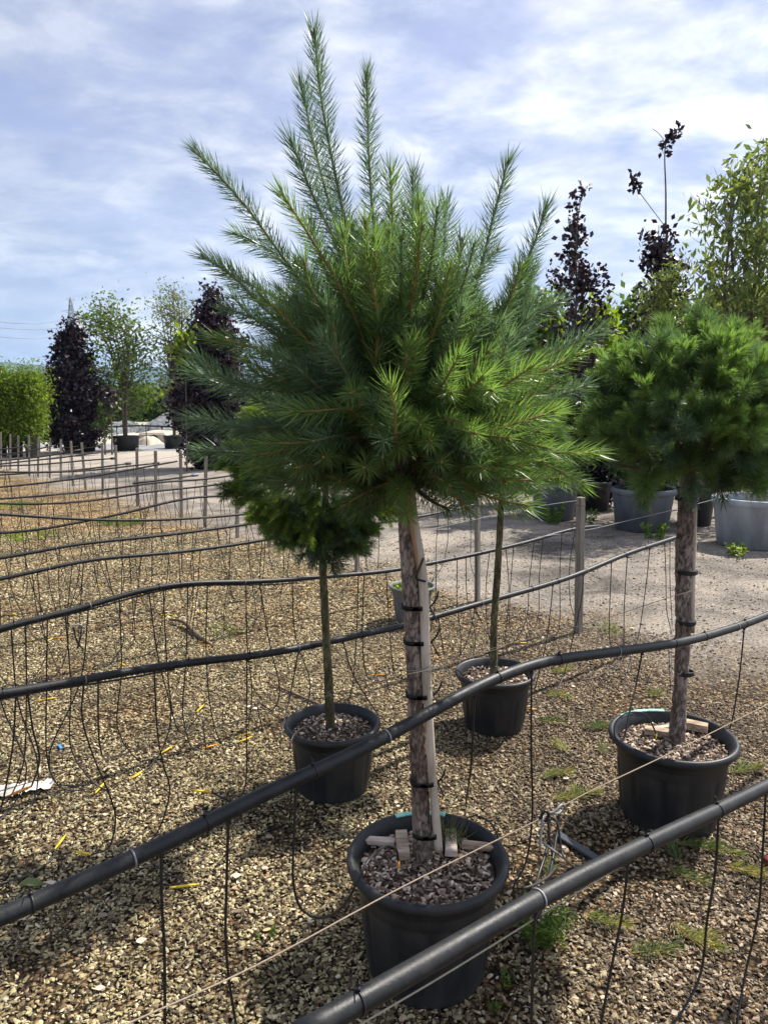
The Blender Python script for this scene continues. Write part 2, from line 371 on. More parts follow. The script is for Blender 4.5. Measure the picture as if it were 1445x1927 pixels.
gx = [-4000, -300, -30, -8, -4, -2, 0, 2, 4, 8, 30, 300, 4000]; gy = [-60, -4, 0, 1, 2, 4, 6, 9, 14, 22, 40, 120, 600, 4200]
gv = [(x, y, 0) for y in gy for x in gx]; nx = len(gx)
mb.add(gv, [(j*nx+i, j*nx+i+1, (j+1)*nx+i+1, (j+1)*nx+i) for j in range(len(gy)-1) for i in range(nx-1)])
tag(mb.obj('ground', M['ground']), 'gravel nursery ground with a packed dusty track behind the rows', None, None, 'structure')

# ---- loose gravel as instanced chips (geometry nodes)
def gravel():
    pts = []; rn = np.random.RandomState(5)
    def band(y0, y1, dens, smin, smax):
        n = int((y1-y0)*(0.56*(y0+y1)+1.4)*dens)
        y = rn.uniform(y0, y1, n*2); w = .56*y+.7
        x = rn.uniform(-1, 1, n*2)*(.56*y1+.7); k = np.abs(x) < w; x = x[k][:n]; y = y[k][:n]
        a = .76*x+.645*y
        wv = np.array([mnoise.noise(Vector((p*.9, q*.9, 3))) for p, q in zip(x[::1], y[::1])])
        keep = rn.rand(len(x)) < np.clip((4.7+wv*1.2-a)*1.6, .06, 1)
        holes = np.array([mnoise.fractal(Vector((p*1.9, q*1.9, 9)), 1, 2, 4) for p, q in zip(x, y)])
        keep &= rn.rand(len(x)) < np.clip(1.0-(holes-.12)*2.2, .28, 1)
        x = x[keep]; y = y[keep]; s = rn.uniform(smin, smax, len(x))*rn.choice([.55, .8, 1, 1.15, 1.5], len(x))
        pts.append(np.stack([x, y, rn.uniform(.0, .006, len(x)), s], 1))
    band(.55, 3.2, 14500, .0032, .0062)
    band(3.2, 5.0, 11500, .0034, .0064)
    band(5.0, 9.0, 4600, .005, .0085)
    A = np.concatenate(pts)
    me = bpy.data.meshes.new('gravel'); me.vertices.add(len(A)); me.vertices.foreach_set('co', A[:, :3].astype(np.float32).ravel())
    at = me.attributes.new('sz', 'FLOAT', 'POINT'); at.data.foreach_set('value', A[:, 3].astype(np.float32))
    me.update()
    o = bpy.data.objects.new('gravel', me); COL.objects.link(o)
    m = bpy.data.materials.new('gravel_chips'); m.use_nodes = True; t = m.node_tree; b = t.nodes['Principled BSDF']
    b.inputs['Roughness'].default_value = .8; b.inputs['Specular IOR Level'].default_value = .3
    oi = nd(t, 'ShaderNodeObjectInfo'); geo = nd(t, 'ShaderNodeNewGeometry')
    yel = ramp(t, oi.outputs['Random'], [(0, (.045, .032, .022)), (.22, (.12, .085, .055)), (.40, (.195, .155, .082)), (.60, (.34, .285, .15)), (.85, (.48, .41, .22)), (.96, (.64, .57, .39)), (1, (.32, .16, .09))])
    gry = ramp(t, oi.outputs['Random'], [(0, (.045, .035, .03)), (.28, (.095, .073, .052)), (.52, (.185, .15, .11)), (.80, (.31, .26, .20)), (.96, (.50, .44, .36)), (1, (.30, .17, .12))])
    sp = nd(t, 'ShaderNodeSeparateXYZ'); t.links.new(geo.outputs['Position'], sp.inputs[0])
    wn = nd(t, 'ShaderNodeTexNoise', i_Scale=1.6, i_Detail=4); t.links.new(geo.outputs['Position'], wn.inputs['Vector'])
    fx = mth(t, 'ADD', mth(t, 'MULTIPLY', sp.outputs[0], .8), mth(t, 'ADD', mth(t, 'MULTIPLY', wn.outputs['Fac'], 1.4), -.45), clamp=True)  # yellower on the left: filtered light put into the chip colour
    gry = mixc(t, 1.0, gry, (1.04, .97, .84), 'MULTIPLY'); c = mixc(t, fx, yel, gry)
    pn = nd(t, 'ShaderNodeTexNoise', i_Scale=2.4, i_Detail=5, i_Roughness=.65); t.links.new(geo.outputs['Position'], pn.inputs['Vector'])
    pat = ramp(t, pn.outputs['Fac'], [(.34, G3(.50)), (.56, G3(1.05))]); c = mixc(t, 1.0, c, pat, 'MULTIPLY')
    fn = nd(t, 'ShaderNodeTexNoise', i_Scale=300, i_Detail=3); t.links.new(geo.outputs['Position'], fn.inputs['Vector'])
    c = mixc(t, .35, c, ramp(t, fn.outputs['Fac'], [(.3, G3(.5)), (.7, G3(1.3))]), 'MULTIPLY')
    t.links.new(c, b.inputs['Base Color'])
    g = bpy.data.node_groups.new('gravel_scatter', 'GeometryNodeTree')
    g.interface.new_socket('Geometry', in_out='INPUT', socket_type='NodeSocketGeometry'); g.interface.new_socket('Geometry', in_out='OUTPUT', socket_type='NodeSocketGeometry')
    gi = g.nodes.new('NodeGroupInput'); go = g.nodes.new('NodeGroupOutput')
    g2i = g.nodes.new('GeometryNodeGeometryToInstance')
    for sd_ in range(5):
        ic = g.nodes.new('GeometryNodeMeshIcoSphere'); ic.inputs['Radius'].default_value = 1.0; ic.inputs['Subdivisions'].default_value = 1 if sd_ else 2
        spn = g.nodes.new('GeometryNodeSetPosition'); g.links.new(ic.outputs[0], spn.inputs[0])
        rv = g.nodes.new('FunctionNodeRandomValue'); rv.data_type = 'FLOAT_VECTOR'; rv.inputs[0].default_value = (-.34,)*3; rv.inputs[1].default_value = (.34,)*3; rv.inputs['Seed'].default_value = sd_*7+1
        g.links.new(rv.outputs[0], spn.inputs['Offset'])
        sm = g.nodes.new('GeometryNodeSetMaterial'); sm.inputs['Material'].default_value = m; g.links.new(spn.outputs[0], sm.inputs[0])
        ss = g.nodes.new('GeometryNodeSetShadeSmooth'); ss.inputs['Shade Smooth'].default_value = False; g.links.new(sm.outputs[0], ss.inputs[0])
        g.links.new(ss.outputs[0], g2i.inputs[0])
    iop = g.nodes.new('GeometryNodeInstanceOnPoints'); iop.inputs['Pick Instance'].default_value = True
    m2p = g.nodes.new('GeometryNodeMeshToPoints'); g.links.new(gi.outputs[0], m2p.inputs[0]); g.links.new(m2p.outputs[0], iop.inputs['Points']); g.links.new(g2i.outputs[0], iop.inputs['Instance'])
    rot = g.nodes.new('FunctionNodeRandomValue'); rot.data_type = 'FLOAT_VECTOR'; rot.inputs[0].default_value = (-.55, -.55, 0); rot.inputs[1].default_value = (.55, .55, 6.28)
    g.links.new(rot.outputs[0], iop.inputs['Rotation'])
    rs = g.nodes.new('FunctionNodeRandomValue'); rs.data_type = 'FLOAT_VECTOR'; rs.inputs[0].default_value = (.8, .45, .22); rs.inputs[1].default_value = (1.7, 1.05, .5); rs.inputs['Seed'].default_value = 4
    na = g.nodes.new('GeometryNodeInputNamedAttribute'); na.data_type = 'FLOAT'; na.inputs['Name'].default_value = 'sz'
    vm = g.nodes.new('ShaderNodeVectorMath'); vm.operation = 'SCALE'; g.links.new(rs.outputs[0], vm.inputs[0]); g.links.new(na.outputs[0], vm.inputs['Scale'])
    g.links.new(vm.outputs[0], iop.inputs['Scale']); g.links.new(iop.outputs[0], go.inputs[0])
    md = o.modifiers.new('scatter', 'NODES'); md.node_group = g
    tag(o, 'loose yellowish and brown gravel chips spread between the rows', None, None, 'stuff')
gravel()

# ------------------------------------------------------------------ foliage builders
def unit(v): return v/(np.linalg.norm(v, axis=-1, keepdims=True)+1e-9)

def needles(mb, P, dens, L, ang=(50, 22), w=.0016, mi=0, tone=.5, tvar=.18, start=0.0, rs=RN, bend=.35, droop=0.0, tipboost=.15):
    P = np.asarray(P, float); seg = np.linalg.norm(np.diff(P, axis=0), axis=1); cum = np.concatenate([[0], np.cumsum(seg)]); Ltot = cum[-1]
    n = int(dens*Ltot*(1-start)); 
    if n < 1: return
    s = start*Ltot+(1-start)*Ltot*np.linspace(0, 1, n)**.95
    T, U, V = frames(P)
    ip = lambda A: np.stack([np.interp(s, cum, A[:, k]) for k in range(3)], 1)
    p = ip(P); t = unit(ip(T)); u = unit(ip(U)); v = np.cross(t, u)
    phi = np.arange(n)*2.39996+rs.uniform(-.4, .4, n)
    rad = np.cos(phi)[:, None]*u+np.sin(phi)[:, None]*v
    f = s/Ltot; a = np.radians(ang[0]+(ang[1]-ang[0])*np.clip((f-.75)/.25, 0, 1)+rs.uniform(-13, 13, n))
    d = np.cos(a)[:, None]*t+np.sin(a)[:, None]*rad
    ll = L*rs.uniform(.78, 1.12, n)
    mid = p+d*(ll*.5)[:, None]
    d2 = unit(d+t*bend+np.array([0, 0, -droop]))
    tip = mid+d2*(ll*.5)[:, None]
    sd_ = unit(np.cross(d, rs.normal(size=(n, 3)))); hw = w/2
    vv = np.stack([p-sd_*hw*.7, p+sd_*hw*.7, mid-sd_*hw, mid+sd_*hw, tip], 1).reshape(-1, 3)
    o = np.arange(n)[:, None]*5
    fa = np.concatenate([o+np.array([0, 1, 3]), o+np.array([0, 3, 2]), o+np.array([2, 3, 4])], 1).reshape(-1, 3)
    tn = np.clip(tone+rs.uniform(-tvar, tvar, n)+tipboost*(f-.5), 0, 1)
    mb.tris(vv, fa, mi, np.repeat(tn, 5))

def bark_trunk(mb, path, radii, n=40, seg=.008, cell=.018, depth=.12, mi=0, seed=0):
    P = smooth_path(path, seg); T, U, V = frames(P)
    R = np.interp(np.linspace(0, 1, len(P)), np.linspace(0, 1, len(radii)), radii)
    v = []; tn = []
    for i in range(len(P)):
        for k in range(n):
            a = 2*PI*k/n; d = math.cos(a)*U[i]+math.sin(a)*V[i]
            q = P[i]+d*R[i]
            qv = Vector((q[0]/cell+seed, q[1]/cell, q[2]/(cell*2.4))); wv = mnoise.noise_vector(qv*.9)*.75+mnoise.noise_vector(qv*2.6)*.35
            dist, _ = mnoise.voronoi(qv+wv)
            pl = mnoise.noise(Vector(q)*90+Vector((seed, 0, 0)))*.6+mnoise.noise(Vector(q)*22)*.9
            cr = min(1.0, (dist[1]-dist[0])*(2.2+2.4*max(0, .5+mnoise.noise(Vector(q)*30)*1.5)))
            v.append(P[i]+d*R[i]*(1-depth*(1-cr)+depth*.35*pl)); tn.append(cr)
    f = []
    for i in range(len(P)-1):
        for k in range(n): k2 = (k+1) % n; f.append((i*n+k, i*n+k2, (i+1)*n+k2, (i+1)*n+k))
    f.append(tuple(range(n))[::-1]); f.append(tuple((len(P)-1)*n+k for k in range(n)))
    mb.add(v, f, mi, tn)

def curve3(a, b, up=.0, out=None, seg=.02):
    a = np.array(a, float); b = np.array(b, float); m = (a+b)/2-np.array([0, 0, up])
    if out is not None: m = m+np.array(out)
    return smooth_path([a, m, b], seg)

def place_copy(src, parent, loc, rot, scale, name=None):
    o = src.copy(); COL.objects.link(o); o.parent = parent; o.location = loc; o.rotation_mode = 'QUATERNION'; o.rotation_quaternion = rot; o.scale = (scale,)*3
    for k in list(o.keys()):
        if k in ('label', 'category', 'group'): del o[k]
    return o

# ------------------------------------------------------------------ pots
def make_pot(label, c, H, Rr, Rb, mt, group=None, n=180, rim_t=.019, ribs=True, soil_drop=.045, soilcol=None, nsoil=500, notch=True, cat='plant pot'):
    root = thing('plant_pot', label, cat, c, group)
    k = Rr/.225
    body = MB()
    zr = H-.055*k
    Rt = Rr-.020*k
    def rf(a, z):
        if not ribs: return 1
        ph = (a*12/(2*PI)) % 1.0; s = min(1, max(0, min((ph-.10)/.05, (.90-ph)/.05)))
        edge = min(1, max(0, (z-.02)/.03))*min(1, max(0, (zr-.045*k-z)/.02))
        return 1+.026*edge*s+(.010 if z > zr-.040*k else 0)
    prof = [(Rb*.2, .012), (Rb-.02, .012), (Rb-.008, .0), (Rb, .006)]
    for z in [.006+(zr-.006)*q_ for q_ in (.04, .07, .2, .4, .6, .7, .78, .82, .855, .87, .9, .95, 1.0)]: prof.append((Rb+(Rt-.012*k-Rb)*(z-.006)/(zr-.006), z))
    prof += [(Rt-.004*k, zr+.003)]
    lathe(body, prof, n=n, rf=rf)
    if notch:
        pass
    body.obj('body', mt, None).parent = root
    rim = MB()
    rp = [(Rt-.004*k, zr), (Rt, zr+.006*k), (Rt+.002*k, H-.030*k)]
    for i in range(9):
        a = -PI/2+PI*1.25*i/8; rp.append((Rr-rim_t*k*.5+rim_t*k*.62*math.cos(a), H-.014*k+.015*k*math.sin(a)))
    rp += [(Rt-.014*k, H-.03*k), (Rt-.02*k, H-soil_drop*k-.03)]
    lathe(rim, rp, n=n)
    rim.obj('rim', mt, None).parent = root
    so_ = MB(); zs = H-soil_drop*k
    Rs = Rt-.018*k; v = [(0, 0, zs+.012)]; f = []; rings = 8; nn = 36
    for j in range(1, rings+1):
        for q in range(nn):
            r = Rs*j/rings; a = 2*PI*q/nn; v.append((r*math.cos(a), r*math.sin(a), zs+.012*(1-j/rings)+.006*mnoise.noise(Vector((r*math.cos(a)*20, r*math.sin(a)*20, c[0])))))
    for q in range(nn): f.append((0, 1+q, 1+(q+1) % nn))
    for j in range(rings-1):
        for q in range(nn): f.append((1+j*nn+q, 1+(j+1)*nn+q, 1+(j+1)*nn+(q+1) % nn, 1+j*nn+(q+1) % nn))
    so_.add(v, f)
    so_.obj('soil', M['soil'], None).parent = root
    if nsoil:
        ch = MB(); rs = np.random.RandomState(int(abs(c[0])*1000) % 977)
        ico = ICO
        for i in range(nsoil):
            r = Rs*math.sqrt(rs.rand())*.98; a = rs.rand()*2*PI; s = rs.uniform(.0028, .0068)*rs.choice([.6, 1, 1.3])
            R_ = Vector((rs.uniform(-.6, .6), rs.uniform(-.6, .6), rs.uniform(0, 6.28)))
            from mathutils import Euler
            Rm = np.array(Euler(R_).to_matrix())
            vv = (ico[0]*(1+rs.uniform(-.3, .3, ico[0].shape))*np.array([1.5, .9, .45])*s) @ Rm.T+np.array([r*math.cos(a), r*math.sin(a), zs+.012*(1-r/Rs)+.004])
            ch.add(vv, ico[1], 0, rs.rand())
        o = ch.obj('bark_chip_mulch', M['mulch'], None, smooth=False); o.parent = root; o['kind'] = 'stuff'
    return root, zs
t_ = (1+5**.5)/2
ICO = (np.array([(-1, t_, 0), (1, t_, 0), (-1, -t_, 0), (1, -t_, 0), (0, -1, t_), (0, 1, t_), (0, -1, -t_), (0, 1, -t_), (t_, 0, -1), (t_, 0, 1), (-t_, 0, -1), (-t_, 0, 1)])/1.9,
       [(0, 11, 5), (0, 5, 1), (0, 1, 7), (0, 7, 10), (0, 10, 11), (1, 5, 9), (5, 11, 4), (11, 10, 2), (10, 7, 6), (7, 1, 8), (3, 9, 4), (3, 4, 2), (3, 2, 6), (3, 6, 8), (3, 8, 9), (4, 9, 5), (2, 4, 11), (6, 2, 10), (8, 6, 7), (9, 8, 1)])
M['soil'] = mat('dark_soil', (.075, .052, .036), .95, .5, 40, .006, 90, .1)
M['mulch'] = leaf_mat('mulch_chips', [(0, (.045, .030, .022)), (.45, (.17, .125, .095)), (.75, (.34, .255, .19)), (1, (.72, .62, .50))], 0.0, .85, .2)

P1 = Vector((.122, 1.91, 0)); P2 = Vector((-.213, 2.90, 0)); P3 = Vector((.548, 3.50, 0)); P4 = Vector((1.11, 2.69, 0)); P5 = Vector((.205, 5.28, 0))
pot1, zs1 = make_pot('large black fluted pot in the foreground holding the tallest pine', P1, .345, .225, .165, M['pot'], nsoil=1500)
pot2, zs2 = make_pot('black pot holding the mossy trunked conifer behind the front pine', P2, .29, .197, .145, M['pot'], nsoil=700)
pot3, zs3 = make_pot('black pot right of the front trunk under the thin grey trunk', P3, .285, .197, .142, M['pot'], nsoil=500)
pot4, zs4 = make_pot('wide dark grey pot at the right holding the round headed pine', P4, .335, .235, .175, M['pot'], nsoil=1300)
pot5, zs5 = make_pot('small faded grey pot with yellow green seedlings behind the front trunk', P5, .27, .17, .115, M['potgrey'], nsoil=120)

# ------------------------------------------------------------------ main pine (front)
YT = 1.95
def Q(px, py, dy=0.0): return at_y(px, py, YT+dy)
pine = thing('pine_tree', 'tall pine with long upright leaders rising from the front black pot', 'pine tree', (P1.x-.02, YT, zs1))
def child(mb, name, mats, parent, smooth=True):
    o = mb.obj(name, mats, None, smooth); o.parent = parent; o.location = -Vector(parent.location); return o
tb = at_y(796, 1625, YT-.005); tb.z = zs1-.01
mbx = MB()
tr_path = [tb, at_y(791, 1500, YT), at_y(783, 1330, YT), at_y(776, 1150, YT), at_y(767, 1000, YT), at_y(762, 900, YT), at_y(748, 780, YT), at_y(735, 690, YT)]
bark_trunk(mbx, tr_path, [.029, .0255, .0235, .0245, .0262, .025, .021, .016], n=72, seg=.005, cell=.016, depth=.15)
child(mbx, 'trunk', M['bark'], pine)
nodes = [Q(762, 900), Q(752, 820), Q(742, 750), Q(722, 690, -.02), Q(705, 610), Q(675, 520, .02)]
# (base px, mid px or None, tip px, depth offset base, tip, tone, blue?)
SH = [
 ((690,600),[(655,440),(625,300),(604,180)],(592,60),0,.02,.50,1),
 ((680,560),[(625,400),(590,270)],(568,160),.05,.10,.48,1),
 ((700,600),[(640,470),(590,370)],(549,268),-.05,-.08,.50,1),
 ((730,590),[(705,440),(694,290)],(690,142),.03,.05,.50,1),
 ((705,690),[(650,560),(590,455)],(532,368),-.12,-.20,.70,0),
 ((690,640),[(570,530),(460,385)],(370,285),0,.03,.45,1),
 ((640,620),[(540,500),(490,460)],(445,440),.08,.12,.50,1),
 ((650,680),[(520,600),(450,530)],(385,482),-.02,-.05,.50,1),
 ((620,620),[(520,560),(460,530)],(418,500),.1,.16,.50,1),
 ((760,620),[(772,520),(776,420)],(777,330),.06,.1,.45,1),
 ((730,580),[(738,480),(738,400)],(734,322),.0,.0,.60,0),
 ((800,640),[(825,540),(836,460)],(838,385),.05,.12,.50,1),
 ((860,640),[(900,520),(930,400)],(956,305),-.02,-.02,.50,1),
 ((910,650),[(960,560),(1000,470)],(1027,392),.04,.08,.45,1),
 ((830,660),[(855,560)],(868,455),-.08,-.12,.58,0),
 ((705,690),[(712,620),(706,560)],(690,485),-.16,-.24,.85,0),
 ((790,690),[(815,590),(820,520)],(812,465),-.1,-.16,.62,0),
 ((880,690),[(950,620),(1010,590)],(1052,565),.05,.1,.50,1),
 ((900,730),[(1000,690),(1070,650)],(1128,622),.05,.1,.50,1),
 ((850,780),[(950,730),(1020,700)],(1082,668),-.05,-.08,.80,0),
 ((880,850),[(980,850),(1060,852)],(1122,852),.02,.0,.78,0),
 ((800,830),[(880,820),(960,800)],(1040,775),-.15,-.22,.88,0),
 ((900,830),[(990,770)],(1100,725),.06,.12,.55,1),
 ((930,850),[(1020,870)],(1095,912),.0,-.02,.70,0),
 ((840,890),[(920,935)],(990,950),-.1,-.16,.75,0),
 ((870,880),[(960,900)],(1050,900),.04,.04,.60,0),
 ((745,830),[(742,770)],(735,728),-.3,-.36,.95,0),
 ((600,700),[(500,660)],(402,636),.04,.04,.65,0),
 ((560,740),[(440,720)],(370,670),.0,-.02,.52,1),
 ((560,790),[(460,740)],(368,700),.08,.1,.50,1),
 ((560,830),[(440,800)],(365,790),.0,.0,.55,1),
 ((560,850),[(460,850)],(378,850),.06,.08,.50,1),
 ((680,820),[(600,832)],(505,835),-.18,-.28,.62,0),
 ((700,760),[(620,772)],(550,775),-.2,-.3,.72,0),
 ((640,760),[(540,720)],(470,680),-.1,-.15,.62,0),
 ((620,700),[(520,620)],(428,580),.06,.1,.5,1),
 ((690,720),[(600,660),(540,600)],(500,565),-.12,-.18,.66,0),
 ((650,880),[(600,900)],(520,920),-.1,-.16,.45,0),
 ((760,900),[(700,920)],(650,950),-.06,-.12,.35,0),
 ((820,900),[(860,935)],(880,958),-.12,-.2,.6,0),
 ((560,660),[(480,600)],(440,560),.05,.1,.5,1),
 ((930,700),[(980,620)],(1000,560),.06,.12,.5,1),
 ((640,560),[(600,480)],(585,420),.0,.02,.5,1),
 ((760,560),[(755,460)],(760,400),.1,.12,.5,1),
 ((870,560),[(900,510)],(935,470),.1,.16,.5,1),
]
def pine_shoot(path, tone, blue, dens=1150, L=.055, ang=(54, 24), w=.0021, wood=True):
    dens = min(dens, 1600); L = L*random.uniform(.88, 1.12)
    m_ = MB(); 
    needles(m_, path, dens, L, ang, w, 0, tone, .26, bend=.25)
    tube(m_, path[::2] if len(path) > 6 else path, [.0044, .0036, .0028], 5, 1)
    q = path[-1]; d_ = unit(path[-1]-path[-3]); tube(m_, [q-d_*.004, q+d_*.004, q+d_*.012], [.0032, .0038, .0012], 5, 1)
    return child(m_, 'shoot', [M['needleb'] if blue else M['needle'], M['stem'] if not blue else M['stemgreen']], pine)
def resample(P, n):
    seg = np.linalg.norm(np.diff(P, axis=0), axis=1); c = np.concatenate([[0], np.cumsum(seg)]); s = np.linspace(0, c[-1], n)
    return np.stack([np.interp(s, c, P[:, k]) for k in range(3)], 1)
woody = MB()
def wood_to(p, r=.006):
    p = np.array(p); nb = min(nodes, key=lambda q: abs(q.z-(p[2]-.06))*1.2+(q-Vector(p)).length*.6)
    mid = (np.array(nb)+p)/2+np.array([0, 0, -.02+random.uniform(-.01, .01)])
    path = smooth_path([np.array(nb), mid, p], .02)
    tube(woody, path, [r*1.5, r, .0045], 6, 0)
    return path
for b_, mids, t_p, d0, d1, tone, blue in SH:
    k = len(mids)+1
    pts = [Q(b_[0], b_[1], d0)]+[Q(m_[0], m_[1], d0+(d1-d0)*(i+1)/k) for i, m_ in enumerate(mids)]+[Q(t_p[0], t_p[1], d1)]
    path = smooth_path(pts, .02)
    Lg = np.linalg.norm(path[-1]-path[0])
    pine_shoot(path, tone, blue, L=.062 if t_p[1] < 330 else .064)
    wp = wood_to(path[0])
    m_ = woody; needles(m_, wp, 900, .05, (60, 40), .0016, 1, .3, .15, start=.35)
# fill shoots
cen = np.array(Q(752, 775, .02))
rs = np.random.RandomState(21)
cnt = 0
while cnt < 125:
    d = unit(rs.normal(size=3)); 
    if d[2] < -.55: continue
    el = np.array([.44 if d[0] < 0 else .42, .40, .34 if d[2] > 0 else .20])
    tip = cen+d*el*rs.uniform(.72, 1.0)
    if d[2] > .15 and abs(d[0]) < .75: tip[2] += rs.uniform(0, .07)
    base_ = cen+(tip-cen)*rs.uniform(.25, .5)*np.array([1, 1, .8])-np.array([0, 0, .03])
    if np.linalg.norm(tip-base_) > .30: base_ = tip+(base_-tip)*.30/np.linalg.norm(tip-base_)
    if tip[1] > YT+.33: continue
    path = curve3(base_, tip, up=.015 if d[2] > 0 else -.004, seg=.02)
    hz = (tip[2]-cen[2])/.3
    front = tip[1] < cen[1]-.05
    blue = rs.rand() < (.75 if d[0] < -.3 or tip[1] > cen[1]+.1 or hz > .6 else .2)
    tone = np.clip(.58+.14*d[0]+(.12 if front else -.08)+.1*hz+rs.uniform(-.15, .2), .15, 1)  # light put into needle tone: paler towards the sun side, front and top
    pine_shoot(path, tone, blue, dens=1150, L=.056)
    if cnt % 2 == 0: wood_to(path[0], .005)
    cnt += 1
for i in range(58):      # upright shoots that fill the space between the leaders
    u_ = rs.uniform(-1, 1); tx = 770+u_*255; ty0 = 360+150*abs(u_)**1.3; ty = ty0+rs.uniform(15, 190); dd_ = rs.uniform(-.26, .22)
    bx0 = 745+(tx-745)*rs.uniform(.45, .7); by = ty+rs.uniform(110, 190)
    b0 = Q(bx0, by, dd_*.6); t0 = Q(tx, ty, dd_); md_ = Q(bx0+(tx-bx0)*.62, by+(ty-by)*.45, dd_*.85)
    fr_ = dd_ < -.05; pine_shoot(smooth_path([b0, md_, t0], .02), float(np.clip(.55+(.18 if fr_ else -.05)+rs.uniform(-.12, .15)+.12*u_, 0, 1)), rs.rand() < (.35 if fr_ else .7), dens=1150, L=.058)  # front and right shoots paler, their light painted into the tone
    if i % 2: wood_to(np.array(b0), .005)
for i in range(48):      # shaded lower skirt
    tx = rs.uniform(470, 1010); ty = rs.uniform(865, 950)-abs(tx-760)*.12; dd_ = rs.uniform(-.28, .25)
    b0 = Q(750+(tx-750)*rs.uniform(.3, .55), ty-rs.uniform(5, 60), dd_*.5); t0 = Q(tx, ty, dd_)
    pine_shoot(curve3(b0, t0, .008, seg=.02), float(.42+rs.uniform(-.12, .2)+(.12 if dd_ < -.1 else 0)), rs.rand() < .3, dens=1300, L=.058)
# star tips that point at the viewer along the lower front
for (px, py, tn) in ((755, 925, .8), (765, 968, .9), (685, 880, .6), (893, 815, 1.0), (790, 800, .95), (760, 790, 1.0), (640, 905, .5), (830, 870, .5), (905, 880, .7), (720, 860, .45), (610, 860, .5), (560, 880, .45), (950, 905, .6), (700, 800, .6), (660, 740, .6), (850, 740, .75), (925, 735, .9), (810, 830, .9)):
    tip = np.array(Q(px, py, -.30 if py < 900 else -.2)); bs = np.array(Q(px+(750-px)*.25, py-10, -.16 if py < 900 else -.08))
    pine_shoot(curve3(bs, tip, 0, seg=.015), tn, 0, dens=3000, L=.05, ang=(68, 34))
for i in range(90):   # shaded twigs and old needles near the middle
    d = unit(rs.normal(size=3)); a_ = np.array(nodes[rs.randint(0, 5)]); tip = a_+d*np.array([.36, .25, .11])*rs.uniform(.5, 1)
    path = smooth_path([a_, (a_+tip)/2+np.array([0, 0, -.01]), tip], .02); tube(woody, path, [.007, .005, .003], 5, 0)
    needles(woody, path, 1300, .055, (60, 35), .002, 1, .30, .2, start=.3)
child(woody, 'branch', [M['twig'], M['needle']], pine)
# tree ties on the front trunk
for (y0, y1) in ((1140, 1.), (1205, 1.), (1305, 1.), (1468, 1.), (1566, 1.)):
    m_ = MB(); p = at_y(787+(y0-1140)*.022, y0, YT); R = .0315 if y0 < 1560 else .031
    cc = np.array(at_y(781+(y0-1140)*.045, y0, YT))+np.array([0, -.003, 0])
    n = 30
    for lay in range(2):
        vv = []; f = []
        for k in range(n):
            a = 2*PI*k/n; dd = np.array([np.sign(math.cos(a))*abs(math.cos(a))**.75*(R+.0055), math.sin(a)*R, 0]); zz_ = .003*math.sin(a+.6)*(1 if lay else -1)+(.003 if lay else -.002)
            for (rr, w_) in ((.96, -.0055), (1.02, -.0055), (1.02, .0055), (.96, .0055)): vv.append(cc+dd*rr*np.array([1, 1, 1])+np.array([0, 0, zz_+w_]))
        for k in range(n):
            k2 = (k+1) % n
            for j in range(4): j2 = (j+1) % 4; f.append((k*4+j, k2*4+j, k2*4+j2, k*4+j2))
        m_.add(vv, f)
    e = cc+np.array([R+.008, -.01, 0])
    if y0 < 1560:
        tube(m_, smooth_path([e, e+np.array([.014, -.006, .020]), e+np.array([.022, -.006, .044])], .008), .0028, 5)
        tube(m_, smooth_path([e, e+np.array([.010, -.008, -.018]), e+np.array([.018, -.008, -.036])], .008), .0026, 5)
    child(m_, 'tree_tie', M['tie'], pine)
m_ = MB(); e = np.array(at_y(797, 1050, YT-.035))
tube(m_, smooth_path([e+np.array([.0, 0, .0]), e+np.array([-.012, -.002, -.03]), e+np.array([-.02, 0, -.055]), e+np.array([.006, -.008, -.062])], .006), .003, 5)
child(m_, 'tree_tie', M['tie'], pine)
# bamboo cane tied to the trunk
cane = thing('bamboo_cane', 'grey weathered cane strapped to the right side of the front trunk', 'cane', at_y(822, 1590, YT-.02))
m_ = MB(); cp = [at_y(825, 1600, YT-.01), at_y(812, 1440, YT-.015), at_y(802, 1260, YT-.02), at_y(797, 1110, YT-.02), at_y(789, 1040, YT-.018), at_y(779, 980, YT-.012), at_y(772, 900, YT-.01)]
tube(m_, smooth_path(cp, .02), [.0125, .0125, .0125, .013, .0135, .0125, .011], 14)
child(m_, 'stem', M['bamboo'], cane)
m_ = MB(); tube(m_, smooth_path([p+Vector((-.0062, -.0030, 0)) for p in cp[3:]], .02), [.0030, .0086, .0094, .009], 12)
tube(m_, smooth_path([cp[1]+(cp[2]-cp[1])*q_+Vector((-.0052, -.0028, 0)) for q_ in (.2, .45, .6, .8)], .02), [.003, .0088, .0085, .003], 12)
child(m_, 'split_face', M['bambootan'], cane)
for py in (1115, 1290, 1480):
    m_ = MB(); p = at_y(798+(py-1115)*.045, py, YT-.02); lathe(m_, [(.0120, -.003), (.0142, 0), (.0120, .003)], tuple(p), 14); child(m_, 'node', M['bamboo'], cane)

